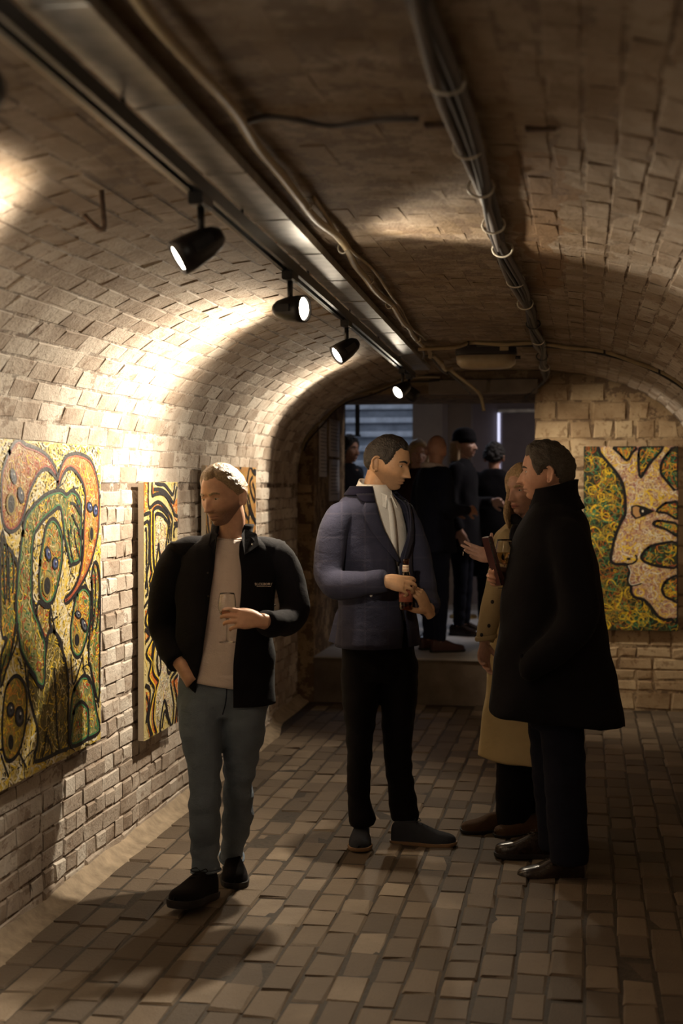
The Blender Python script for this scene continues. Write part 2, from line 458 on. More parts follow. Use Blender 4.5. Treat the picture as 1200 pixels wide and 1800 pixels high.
ys = np.concatenate([np.linspace(Y0, 8.6, 24), np.linspace(8.7, Y1, 10)])
V, Fc = [], []; NS = 48
for Y in ys:
    for s in np.linspace(0, VLEN, NS): V.append(vault_s(s, Y)[0])
for i in range(len(ys) - 1):
    for j in range(NS - 1):
        a = i * NS + j; Fc.append((a, a + NS, a + NS + 1, a + 1))
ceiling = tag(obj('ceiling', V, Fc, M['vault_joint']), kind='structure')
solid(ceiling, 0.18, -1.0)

# ------------------------------------------------------------------ left wall, right wall, floor, end wall
V, Fc = [], []; yl = list(ys)
for Y in yl:
    x = XW - flare(Y)
    V += [(x, Y, -0.05), (x, Y, 1.62), (x - 0.3, Y, 1.62), (x - 0.3, Y, -0.05)]
for i in range(len(yl) - 1):
    for j in range(4):
        a, b = i * 4 + j, i * 4 + (j + 1) % 4; Fc.append((a, b, b + 4, a + 4))
Fc += [(0, 3, 2, 1), tuple(len(V) - 4 + k for k in range(4))]
wall_left = tag(obj('wall_left', V, Fc, M['wall_joint'], smooth=False), kind='structure')
wall_right = tag(obj('wall_right', *box(XR, XR + 0.3, Y0, Y1, -0.05, 1.62), M['wall_joint'], smooth=False), kind='structure')
wall_front = tag(obj('wall_front', *box(-2.4, 1.2, Y0 - 0.25, Y0, -0.05, 2.6), M['wall_joint'], smooth=False), kind='structure')
floor = tag(obj('floor', *box(-2.4, 1.2, Y0 - 0.25, Y1 + 0.05, -0.2, -0.004), M['floor_joint'], smooth=False), kind='structure')
XO0, XO1, ZL, YE = -1.97, -0.36, 2.25, 11.6
mb = MB()
mb.add(box(-3.3, XO0, Y1, YE, -0.05, 2.75)); mb.add(box(XO1, 1.6, Y1, YE, -0.05, 2.75)); mb.add(box(XO0, XO1, Y1, YE, ZL, 2.75))
wall_back = tag(mb.obj('wall_back', M['end_joint'], smooth=False), kind='structure')

# ------------------------------------------------------------------ bricks
def brick_verts(L, H, P, ch, j, r):
    V = []
    for (z, i, jj) in ((-0.02, 0, 0), (P - ch, 0, j), (P, ch, j)):
        for (sx, sy) in ((-1, -1), (1, -1), (1, 1), (-1, 1)):
            V.append((sx * (L / 2 - i) + r.uniform(-jj, jj), sy * (H / 2 - i) + r.uniform(-jj, jj) * 0.7, z + (r.uniform(-jj, jj) * 0.35 if jj else 0)))
    Fc = [(8, 9, 10, 11)]
    for k in (0, 4):
        for q in range(4):
            a, b = k + q, k + (q + 1) % 4; Fc.append((a, b, b + 4, a + 4))
    return np.array(V), Fc
def lay(parent, items, variants, mat, limit=300, name='brick'):
    """items: (kind, pos, R3x3); the largest in view become single bricks, the rest one joined part."""
    sc = []
    for i, (k, p, R) in enumerate(items):
        x, y, d = project(p)
        L, H = variants[k][0][1]
        vis = d > 0.5 and -30 < x < 1230 and -30 < y < 1830
        v = unit(np.asarray(p) - np.array([0, 0, CH]))
        sc.append(-(L * H * abs(v.dot(R[:, 2])) / d ** 2) if vis else 1.0)
    order = np.argsort(sc); single = [i for i in order[:limit] if sc[i] < 0]; ss = set(single)
    meshes = {}
    for k, vs in variants.items():
        meshes[k] = []
        for (VF, _) in vs:
            me = mesh_from(name, *VF); me.materials.append(mat); meshes[k].append(me)
    for i in single:
        k, p, R = items[i]
        o = bpy.data.objects.new(name, random.choice(meshes[k])); COL.objects.link(o); o.parent = parent
        m4 = Matrix([[*R[0], p[0]], [*R[1], p[1]], [*R[2], p[2]], [0, 0, 0, 1]]); o.matrix_local = m4
    mb = MB(); tone = []
    for i, (k, p, R) in enumerate(items):
        if i in ss: continue
        VF = random.choice(variants[k])[0]; mb.add(VF, R, p); tone += [random.random()] * len(VF[1])
    if mb.n:
        o = mb.obj(name + 'work', mat, parent, smooth=False); o['kind'] = 'stuff'
        at = o.data.attributes.new('tone', 'FLOAT', 'FACE'); at.data.foreach_set('value', tone)
def variants(L, H, P, ch, j, n, r=random.Random(3)): return [(brick_verts(L * r.uniform(0.97, 1.02), H * r.uniform(0.95, 1.03), P * r.uniform(0.7, 1.25), ch, j, r), (L, H)) for _ in range(n)]
R_floor = np.stack([(0, 1, 0), (-1, 0, 0), (0, 0, 1)], 1).astype(float)
R_wl = np.stack([(0, 1, 0), (0, 0, 1), (1, 0, 0)], 1).astype(float)
R_wr = np.stack([(0, -1, 0), (0, 0, 1), (-1, 0, 0)], 1).astype(float)
R_we = np.stack([(1, 0, 0), (0, 0, 1), (0, -1, 0)], 1).astype(float)
def tilt(R, a):
    t1, t2 = random.gauss(0, a), random.gauss(0, a)
    return R @ np.array([[1, 0, t1], [0, 1, t2], [-t1, -t2, 1]])

# floor: courses of worn bricks laid lengthwise
items = []; x = XW + 0.13
while x < XR:
    y = Y0 + random.uniform(0, 0.2)
    while y < Y1:
        k = 'f' if random.random() < 0.8 else 'g'
        L = 0.226 if k == 'f' else 0.172
        if y + L < Y1 + 0.03:
            items.append((k, (x + random.gauss(0, 0.0015), y + L / 2, random.gauss(0, 0.0022) - 0.006), tilt(R_floor, 0.0075)))
        y += L
    x += 0.113
lay(floor, items, {'f': variants(0.2205, 0.1085, 0.0075, 0.008, 0.0060, 18), 'g': variants(0.1665, 0.1085, 0.0075, 0.008, 0.0060, 12)}, M['floor'])

# left wall: English bond, stretcher and header courses by turns
def wall_items(xf, R, z0, z1, ya, yb, sgn=1):
    it = []; z = z0; row = 0
    while z + 0.075 < z1:
        k, L = ('s', 0.226) if row % 2 == 0 else ('h', 0.116)
        y = ya + (0.0 if row % 2 == 0 else 0.057) + random.uniform(-0.02, 0.02)
        while y + L < yb:
            kk = k
            it.append((kk, (xf(y), y + L / 2 + random.gauss(0, 0.003), z + 0.0375 + random.gauss(0, 0.0015)), tilt(R, 0.012)))
            y += L
        z += 0.075; row += 1
    return it
vw = {'s': variants(0.220, 0.070, 0.0062, 0.0065, 0.0080, 20), 'h': variants(0.109, 0.070, 0.0070, 0.0065, 0.0080, 16)}
lay(wall_left, wall_items(lambda y: XW - flare(y + 0.1), R_wl, 0.0, 1.63, Y0, Y1 - 0.02), vw, M['wall'])
lay(wall_right, wall_items(lambda y: XR, R_wr, 0.0, 1.63, Y0, Y1 - 0.02), vw, M['wall'])
# vault: stretchers following the curve, limewash nearly flush at the crown
items = []; nc = int(VLEN / 0.0745)
for c in range(nc):
    s = (c + 0.5) * VLEN / nc
    y = Y0 + (0.113 if c % 2 else 0.0)
    while y + 0.226 < Y1:
        p, t, n = vault_s(s, y + 0.113)
        cr_ = max(0.0, 1 - abs(p[0] - XC) / 0.95)
        R = np.stack([(0, 1, 0), -t if np.cross((0, 1, 0), t).dot(n) < 0 else t, n], 1)
        items.append(('s', p - n * (0.0042 * cr_) + np.array([0, random.gauss(0, 0.005), 0]), tilt(R, 0.0045)))
        y += 0.226
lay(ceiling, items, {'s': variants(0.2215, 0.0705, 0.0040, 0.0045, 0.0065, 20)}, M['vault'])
# end wall: mixed courses of rough limewashed blocks
items = []; ve = {}
for k, (L, H) in {'a': (0.235, 0.078), 'b': (0.25, 0.135), 'c': (0.15, 0.135), 'd': (0.12, 0.078)}.items(): ve[k] = variants(L - 0.01, H - 0.009, 0.008, 0.010, 0.011, 8)
for xa, xb in ((-2.1, XO0), (XO1, XR)):
    z = 0.0; rr = random.Random(5)
    while z < 2.3:
        H = rr.choice((0.078, 0.135, 0.135)); ks = (('a', 0.235), ('d', 0.12)) if H < 0.1 else (('b', 0.25), ('c', 0.15))
        x = xa
        while x < xb - 0.05:
            k, L = rr.choice(ks); 
            if x + L > xb: k, L = ks[1]
            if x + L > xb + 0.012: break
            if z + H < vault_z(min(max(abs(x), abs(x + L)) * (1 if x > 0 else -1), XR) if False else (x if x < XC else x + L), 10.2) + 0.02:
                items.append((k, (x + L / 2, Y1, z + H / 2), tilt(R_we, 0.012)))
            x += L
        z += H
lay(wall_back, items, ve, M['end'])
# mortar fillet where the left wall meets the paving
V, Fc = [], []
for Y in np.linspace(Y0, Y1, 70):
    x = XW - flare(Y); wv = 0.085 + 0.022 * noise.noise(Vector((Y * 2.1, 3, 0))); hv = 0.05 + 0.02 * noise.noise(Vector((Y * 3.1, 9, 0)))
    V += [(x - 0.02, Y, hv), (x + 0.015, Y, hv), (x + wv * 0.5, Y, hv * 0.45), (x + wv, Y, 0.006), (x + wv + 0.01, Y, -0.02)]
for i in range(69):
    for j in range(4):
        a = i * 5 + j; Fc.append((a, a + 5, a + 6, a + 1))
tag(obj('trim_1', V, Fc, M['mortar']), kind='structure')
# dark timber lintel beam over the opening
tag(obj('trim_2', *box(-1.12, XO1 + 0.02, Y1 - 0.05, Y1 + 0.1, ZL - 0.01, ZL + 0.10, 0.008), M['riser'], smooth=False), kind='structure')

# ------------------------------------------------------------------ the far room, one high step up
ZF = 0.32
tag(obj('floor_far', *box(XO0 - 0.0, XO1 + 0.0, Y1 + 0.02, YE, -0.1, ZF), M['riser'], smooth=False), kind='structure')
mb = MB(); mb.add(box(XO0, XO1, Y1 + 0.0, YE, ZF, ZF + 0.012)); mb.add(box(-3.3, 1.6, YE, 19.2, -0.1, ZF + 0.012))
tag(mb.obj('floor_landing', M['concrete'], smooth=False), kind='structure')
tag(obj('wall_far', *box(-1.68, 1.6, 15.0, 15.25, 0.2, 3.3), M['far_wall'], smooth=False), kind='structure')
tag(obj('wall_far_left', *box(-3.5, -3.3, Y1, 19.3, 0, 5.0), M['far_brown'], smooth=False), kind='structure')
tag(obj('wall_far_right', *box(1.4, 1.6, YE, 15.1, 0, 3.3), M['far_wall'], smooth=False), kind='structure')
tag(obj('wall_stair', *box(-3.3, -1.4, 19.2, 19.4, 0, 5.0), M['far_wall'], smooth=False), kind='structure')
tag(obj('wall_stair_side', *box(-1.72, -1.42, 14.2, 19.3, 0, 5.0), M['far_brown'], smooth=False), kind='structure')
tag(obj('ceiling_far', *box(-1.45, 1.6, YE - 0.1, 15.2, 3.15, 3.35), M['far_brown'], smooth=False), kind='structure')
tag(obj('ceiling_near_stair', *box(-3.5, -1.4, YE - 0.1, 12.9, 3.15, 3.35), M['far_brown'], smooth=False), kind='structure')
tag(obj('wall_pilaster', *box(-1.44, -1.18, 14.86, 15.02, ZF, 3.15), M['far_brown'], smooth=False), kind='structure')
st = tag(empty('stairs', (-2.5, 13.3, ZF)), kind='structure')
for k in range(18):
    o = obj('step', *box(-0.8, 0.79, 0.27 * k, 0.27 * (k + 1) + 0.02, 0.0, 0.17 * k + 0.11), M['stone_dk'], st, smooth=False)
    obj('tread', *box(-0.8, 0.79, 0.27 * k - 0.025, 0.27 * (k + 1), 0.17 * k + 0.11, 0.17 * (k + 1), 0.006), M['stone'], o, smooth=False)
# glazed door in the far wall, a bright slit of light along its edge
dr = tag(empty('door_1', (-0.53, 15.0, ZF)), kind='structure')
obj('door_leaf', *box(-0.34, 0.75, -0.035, 0.0, 0.0, 2.02, 0.004), M['far_wall'], dr, smooth=False)
obj('door_frame', *box(-0.38, 0.8, -0.05, 0.0, 2.02, 2.06, 0.004), M['galv'], dr, smooth=False)
obj('lit_gap', *box(-0.385, -0.362, -0.045, 0.0, 0.9, 2.02), simple('daylight_gap', (0.8, 0.85, 1), 0.5, emit=((0.72, 0.74, 1.0), 1.1)), dr, smooth=False)

# ------------------------------------------------------------------ lighting track, tray, cables
def track_x(Y): return -0.81 - 0.0345 * Y
ZT = CH + 0.70
def lp(Y, dx, z): return (track_x(Y) + dx, Y, z)
tr = tag(empty('lighting_track', (track_x(4.0), 4.0, ZT)), 'long black lighting track running along the vault beside the metal tray', 'light track')
def rel(root, pts): return np.asarray(pts, float) - np.array(root.location)
def prism(root, prof, ya, yb, n=2):
    V, Fc = [], []; k = len(prof)
    for Y in np.linspace(ya, yb, n): V += [(track_x(Y) + a, Y, b) for a, b in prof]
    for i in range(n - 1):
        for j in range(k):
            a, b = i * k + j, i * k + (j + 1) % k; Fc.append((a, a + k, b + k, b))
    Fc += [tuple(range(k)), tuple(range((n - 1) * k, n * k))[::-1]]
    return rel(root, V), Fc
obj('rail', *prism(tr, [(-0.02, ZT + 0.035), (-0.02, ZT), (-0.008, ZT), (-0.008, ZT + 0.02), (0.008, ZT + 0.02), (0.008, ZT), (0.02, ZT), (0.02, ZT + 0.035)], -1.0, 9.35), M['black_metal'], tr, smooth=False)
obj('lower_edge', *prism(tr, [(-0.0235, ZT + 0.008), (-0.0235, ZT - 0.001), (-0.019, ZT - 0.001), (-0.019, ZT + 0.008)], -1.0, 9.35), M['track_edge'], tr, smooth=False)
for Y in np.arange(0.4, 9.3, 1.15):
    obj('hanger', *tube(rel(tr, [lp(Y, 0.0, ZT + 0.03), lp(Y, 0.0, vault_z(track_x(Y)) + 0.01)]), 0.005, 6, 1), M['black_metal'], tr)
ty = tag(empty('cable_tray', (track_x(4.0) + 0.055, 4.0, ZT + 0.07)), 'long galvanised cable tray fixed under the vault beside the track', 'cable tray')
zt = ZT + 0.062
obj('channel', *prism(ty, [(0.0, zt + 0.03), (0.0, zt), (0.105, zt), (0.105, zt + 0.03), (0.102, zt + 0.03), (0.102, zt + 0.004), (0.003, zt + 0.004), (0.003, zt + 0.03)], -1.0, 9.5), M['galv'], ty, smooth=False)
for Y in np.arange(0.3, 9.5, 0.62):
    obj('joint_plate', *prism(ty, [(-0.002, zt + 0.012), (-0.002, zt - 0.002), (0.107, zt - 0.002), (0.107, zt + 0.012)], Y, Y + 0.012), M['galv'], ty, smooth=False)
for Y in np.arange(0.1, 9.5, 1.24):
    obj('hanger', *tube(rel(ty, [lp(Y, 0.05, zt + 0.003), lp(Y, 0.05, vault_z(track_x(Y) + 0.05) + 0.01)]), 0.006, 6, 1), M['galv'], ty)
def cable(name, pts, r, mat, label=None, sub=5, cat='cable', parent=None, n=8):
    P = np.asarray(pts, float); c = P[0]
    if parent is None:
        o = obj(name, *tube(P - c, r, n, sub, (0.3, 0.2, 0.93)), mat); o.location = tuple(c); tag(o, label, cat); return o
    return obj(name, *tube(P - np.array(parent.location), r, n, sub, (0.3, 0.2, 0.93)), mat, parent)
pts = [(track_x(Y) + 0.175 + 0.008 * math.sin(Y * 3.1) + 0.006 * math.sin(Y * 7.3), Y, zt + 0.018 + 0.006 * math.sin(Y * 4.4)) for Y in np.arange(-1, 8.05, 0.3)]
cb = cable('conduit_cable', pts, 0.0125, M['cable'], 'beige cable running along the right edge of the metal tray')
for k in range(6):
    Y = 3.9 + k * 0.75; p = np.array([track_x(Y) + 0.175, Y, zt + 0.02]) - np.array(cb.location)
    o = obj('cable_tie', *tube([p + np.array([0.016 * math.cos(a), 0, 0.018 * math.sin(a)]) for a in np.linspace(0, 2 * PI, 9)], 0.003, 5, 2), M['tie'], cb)
pts = [(track_x(Y) + 0.20 + 0.012 * math.sin(Y * 2.3 + 1), Y, zt + 0.03 + 0.008 * math.sin(Y * 5.1)) for Y in np.arange(3.9, 8.05, 0.22)]
cable('thin_cable', pts, 0.006, M['cable'], 'thin olive cable looping alongside the beige tray cable')
pts = [(track_x(8.0) + 0.18 + 0.012 * math.sin(q * 9), 8.0 + q, zt + 0.0 + 0.012 * math.sin(q * 13)) for q in np.arange(0, 1.75, 0.12)] + [(-0.78, 9.95, 2.27), (-0.74, 10.12, 2.22), (-0.72, 10.17, 2.12)]
cable('drooping_cables', pts, 0.013, M['cable'], 'knotted cables drooping from the tray end towards the lintel')
pts = [(track_x(8.0) + 0.15 + 0.02 * math.sin(q * 8 + 1), 8.0 + q, zt - 0.008 + 0.018 * math.sin(q * 10 + 2)) for q in np.arange(0, 1.7, 0.12)] + [(-0.80, 9.98, 2.23)]
cable('drooping_cables', pts, 0.006, M['cable_pale'], 'thin pale wire twisted round the cables at the tray end')
# branch of the beige cable turning off across the vault
b0 = 3.0
pts = [(track_x(b0) + 0.176, b0, zt + 0.02), (track_x(b0) + 0.24, b0 + 0.06, zt + 0.045)] + [(X, b0 + 0.10 + 0.02 * math.sin(X * 20), vault_z(X) - 0.012) for X in (-0.57, -0.5, -0.43, -0.36)]
cable('branch_cable', pts, 0.0065, M['cable_pale'], 'thin pale cable branching off the tray across the vault')
# cable running across the vault before the bulkhead light
pts = [(track_x(8.0) + 0.15, 8.0, zt + 0.0), (-0.74, 8.05, 2.372)] + [(X, 8.1, vault_z(X) - 0.014 + 0.006 * math.sin(X * 17)) for X in np.arange(-0.65, XR - 0.02, 0.09)]
cr = cable('cross_cable', pts, 0.012, M['cable'], 'cable clipped across the vault just before the bulkhead light')
for X in (-0.66, -0.28, 0.1, 0.4):
    p = np.array([X, 8.1, vault_z(X) - 0.014]) - np.array(cr.location)
    obj('clip', *box(p[0] - 0.006, p[0] + 0.006, p[1] - 0.017, p[1] + 0.017, p[2] - 0.017, p[2] + 0.02, 0.002), M['cable_dk'], cr, smooth=False)
pts = [(X, 8.16, vault_z(X) - 0.018) for X in np.arange(-0.62, XR - 0.02, 0.12)]
cable('cross_cable', pts, 0.010, M['cable_dk'], 'dark cable lying against the vault behind the clipped cross cable')
# bundle along the crown
cbun = tag(empty('cable_bundle', (-0.265, 5.0, vault_z(-0.265) - 0.03)), 'bundle of dark cables strapped along the crown of the vault', 'cables')
for k in range(6):
    ph = random.uniform(0, 6); r0 = 0.012 if k < 4 else 0.007
    pts = [(-0.265 + 0.014 * math.sin(Y * 2.6 + ph) + 0.012 * math.cos(k * 1.05) + 0.010 * math.sin(Y * 1.1), Y, vault_z(-0.265) - 0.022 + 0.010 * math.sin(k * 1.05) + 0.006 * math.sin(Y * 3.3 + ph)) for Y in np.arange(-1.2, 10.1, 0.32)]
    pts += [(-0.29, 10.2, 2.33), (-0.36, 10.21, 2.27), (-0.43, 10.21, 2.21)]
    cable('cable', pts, r0, M['cable_dk'] if k % 3 else M['cable_pale'], parent=cbun, sub=3)
for Y in (2.1, 2.75, 3.3, 3.75, 4.3, 4.75, 5.5, 6.2, 7.0, 7.8, 8.8, 9.6):
    c = np.array([-0.265 + 0.010 * math.sin(Y * 1.1), Y, vault_z(-0.265) - 0.022])
    pts = [c + np.array([0.034 * math.cos(a), random.uniform(-.004, .004), 0.026 * math.sin(a)]) for a in np.linspace(0, 2 * PI, 11)]
    cable('strap', pts, 0.0035, M['tie'] if random.random() < 0.6 else M['black_metal'], parent=cbun, sub=2, n=5)
# thin black wires pinned along the left of the end arch
for q, (r0, off) in enumerate(((0.008, 0.02), (0.006, 0.045))):
    pts = [vault_s(s, 10.18 - 0.03 * q, off + 0.012 * math.sin(s * 14 + q))[0] for s in np.arange(0.25, 1.45, 0.09)]
    cable('arch_wire', pts, r0, M['cable_dk'] if q else M['cable'], ('upper' if q == 0 else 'lower') + ' wire pinned round the left of the end arch')
# broken iron hook in the vault
p, t, n = vault_pt(0.0, 3.7)
hx = -1.235; hz = vault_z(hx)
hk = obj('iron_hook', *tube([(0, 0, 0.01), (0.004, 0, -0.05), (0.012, -0.01, -0.098), (0.004, -0.012, -0.108), (-0.02, -0.01, -0.090), (-0.046, 0.0, -0.066)], [0.007, 0.007, 0.007, 0.007, 0.006, 0.007], 7, 2, (0, 1, 0)), M['rust'])
hk.location = (hx, 3.52, hz); tag(hk, 'bent rusty iron hook hanging from the vault at left', 'hook')
# small flat iron cramps in the vault
for (px, py, nm) in ((772, 216, 'short dark iron cramp left of the cable bundle in the vault'), (950, 222, 'dark iron cramp right of the cable bundle in the vault')):
    r = ray(px, py); d = 3.0
    for _ in range(30): d += 0.5 * ((vault_z(r[0] * d) - CH) / r[2] - d)
    o = obj('iron_cramp', *box(-0.034, 0.034, -0.010, 0.010, -0.012, 0.006, 0.003), M['rust'], smooth=False); o.location = tuple(r * d + np.array([0, 0, CH])); tag(o, nm, 'ironwork')
# oval bulkhead light, switched off
bl = tag(empty('bulkhead_light', (-0.575, 8.32, vault_z(-0.575) - 0.0)), 'unlit oval bulkhead light with yellowed cover on the crown of the vault', 'light fitting')
def rrect(wx, wy, r, n=6):
    out = []
    for cx, cy, a0 in ((wx - r, wy - r, 0), (-wx + r, wy - r, 90), (-wx + r, -wy + r, 180), (wx - r, -wy + r, 270)):
        for k in range(n + 1): a = math.radians(a0 + 90 * k / n); out.append((cx + r * math.cos(a), cy + r * math.sin(a)))
    return out
def stack(levels, r=0.05):
    V, Fc = [], []; k = None
    for (wx, wy, z) in levels:
        ring = rrect(wx, wy, min(r, wx * 0.98, wy * 0.98)); k = len(ring); V += [(a, b, z) for a, b in ring]
    for i in range(len(levels) - 1):
        for j in range(k):
            a, b = i * k + j, i * k + (j + 1) % k; Fc.append((a, b, b + k, a + k))
    Fc += [tuple(range(k))[::-1], tuple(range((len(levels) - 1) * k, len(levels) * k))]
    return V, Fc
obj('housing', *stack([(0.175, 0.10, -0.065), (0.178, 0.103, -0.05), (0.17, 0.1, 0.03)], 0.07), M['cable_dk'], bl)
obj('diffuser', *stack([(0.10, 0.05, -0.142), (0.145, 0.08, -0.134), (0.168, 0.096, -0.112), (0.174, 0.10, -0.066)], 0.07), M['opal'], bl)
obj('rating_plate', *box(0.085, 0.135, -0.106, -0.1025, -0.045, -0.012), M['cable'], bl, smooth=False)
obj('cable_gland', *tube([(0.17, -0.03, -0.08), (0.2, -0.03, -0.08)], 0.01, 8, 1), M['cable_dk'], bl)

# ------------------------------------------------------------------ spotlights
def spot(Y, target, watts, label, cone=70, blend=0.5, head=0.135, spill=0.0, spill_cone=150, drop=0.10, xo=0.0):
    x = track_x(Y) + xo; base = np.array([x, Y, ZT])
    o = tag(empty('spotlight', base), label, 'spotlight', 'spotlights on the black track')
    obj('adapter', *box(-0.018, 0.018, -0.05, 0.05, -0.028, 0.012, 0.004), M['black_metal'], o, smooth=False)
    obj('stem', *tube([(0, 0, -0.02), (0, 0, -drop)], 0.0095, 8, 1), M['black_metal'], o)
    d = unit(np.asarray(target, float) - (base + np.array([0, 0, -drop - 0.02])))
    R = aim(d); c = np.array([0, 0, -drop - 0.02])
    hb = obj('lamp_head', *MB().add(lathe([(0.0, -0.062), (0.018, -0.060), (0.030, -0.045), (0.040, -0.01), (0.0445, 0.03), (0.0455, head * 0.42), (0.040, head * 0.42), (0.037, 0.03), (0.0, 0.028)], 20), R, c).arr(), M['black_metal'], o)
    obj('knuckle', *MB().add(ball((0, 0, 0), 0.017), None, (0, 0, -drop)).arr(), M['black_metal'], o)
    if head > 0.12:
        for q in (-1, 1): obj('yoke', *MB().add(box(0.044 * q - 0.003, 0.044 * q + 0.003, -0.012, 0.012, -0.03, 0.02), R, c).arr(), M['black_metal'], o, smooth=False)
    obj('lens', *MB().add(lathe([(0.0, head * 0.40), (0.030, head * 0.395), (0.0365, head * 0.36)], 18), R, c).arr(), M['lens'], o)
    for (nm, cn, bl_, pw) in (('beam', cone, blend, watts), ('spill', spill_cone, 0.6, spill)):
        if pw <= 0: continue
        l = bpy.data.lights.new(nm, 'SPOT'); l.energy = pw; l.color = WARM; l.spot_size = math.radians(cn); l.spot_blend = bl_; l.shadow_soft_size = 0.028
        lo = bpy.data.objects.new(nm, l); COL.objects.link(lo); lo.parent = o
        lo.matrix_local = Matrix.Translation(Vector(c + d * (head * 0.42 + 0.012))) @ Matrix(aim(-d).tolist()).to_4x4()
    return o
SPOTS = [
 # Y, target, watts, label, kwargs
 (3.36, (-2.0, 2.95, 1.50), 150, 'nearest spotlight on the track, black, turned to the left wall', dict(cone=132, blend=0.45, head=0.16, spill=2)),
 (4.63, (0.60, 4.15, 2.14), 55, 'second spotlight from the camera, its bright lens turned to the right', dict(cone=94, blend=0.5, spill=2, spill_cone=170)),
 (6.05, (-2.0, 5.45, 1.45), 210, 'third spotlight from the camera, aimed down at the left wall', dict(cone=156, blend=0.75, spill=7, spill_cone=174)),
 (8.65, (-1.95, 7.75, 1.45), 80, 'small lit spotlight near the far end of the track', dict(cone=124, blend=0.4, head=0.12, spill=2, spill_cone=165)),
 (9.1, (0.62, 10.2, 0.85), 130, 'black spotlight at the track end turned away to the end wall', dict(cone=88, blend=0.8, drop=0.09)),
 (1.9, (-0.93, 6.28, 1.42), 260, 'added unseen spotlight overhead near the camera, pointing down the vault', dict(cone=15, blend=1.0)),  # lamp added out of view, narrowed to brighten the blazer man's shirt
]
for Y, tg, wt, lb, kw in SPOTS: spot(Y, tg, wt, lb, **kw)

# ------------------------------------------------------------------ paper notices on the jamb, stanchion, hangers
for i, (p0, p1, q0, q1, lb) in enumerate(((560.5, 574, 740, 838, 'long white paper notice nearest the vault on the left jamb'), (578, 596, 738, 803, 'upper white paper notice on the left jamb'), (578, 596, 808, 880, 'lower white paper notice on the left jamb'))):
    xp = XO0 + 0.004
    d0, d1 = xp / ray(p0, 0)[0], xp / ray(p1, 0)[0]
    ya, yb = ray(p0, 0)[1] * d0, ray(p1, 0)[1] * d1; dm = (d0 + d1) / 2
    za, zb = CH + (HZ - q1) / F * dm, CH + (HZ - q0) / F * dm
    o = tag(empty('paper_notice', (xp, (ya + yb) / 2, za)), lb, 'paper')
    wdt = yb - ya; h = zb - za
    V = []; 
    for zz in np.linspace(0, h, 5):
        for yy in np.linspace(-wdt / 2, wdt / 2, 4): V.append((0.001 + 0.004 * noise.noise(Vector((yy * 6, zz * 6, i))) , yy, zz))
    Fc = [(r * 4 + c, r * 4 + c + 1, r * 4 + c + 5, r * 4 + c + 4) for r in range(4) for c in range(3)]
    solid(obj('sheet', V, Fc, M['paper'], o), 0.0012)
    mb = MB()
    for k in range(int(h / 0.028) - 2):
        zz = h - 0.05 - k * 0.028; mb.add(box(0.0065, 0.0068, -wdt * 0.4, wdt * random.uniform(0.15, 0.4), zz, zz + 0.006))
    mb.obj('print_lines', M['ink'], o, smooth=False)
p = world_at(814, 2500 * (CH - ZF - 0.012) / (1086 - HZ), ZF + 0.012)
sn = tag(empty('stanchion', p, TH), 'slim brass rope stanchion standing in the far room', 'stanchion')
obj('base', *lathe([(0, 0), (0.13, 0), (0.135, 0.012), (0.12, 0.03), (0.03, 0.04), (0, 0.042)], 24), M['brass'], sn)
obj('pole', *lathe([(0.016, 0.03), (0.016, 0.93), (0.024, 0.94), (0.024, 0.97), (0, 0.985)], 12), M['brass'], sn)
for (px, lb) in ((628, 'black hanging bar before the pale stairs'), (603, 'black hanging bar beside the left jamb')):
    d = 12.6; zb_ = CH + (HZ - 765) / F * d; p = world_at(px, d, zb_)
    o = tag(empty('hanging_bar', p, TH), lb, 'bar')
    obj('rod', *box(-0.02, 0.02, -0.02, 0.02, 0.0, 3.15 - p[2], 0.004), M['black_metal'], o, smooth=False)
    obj('foot_plate', *box(-0.03, 0.03, -0.03, 0.03, -0.012, 0.004, 0.003), M['black_metal'], o, smooth=False)

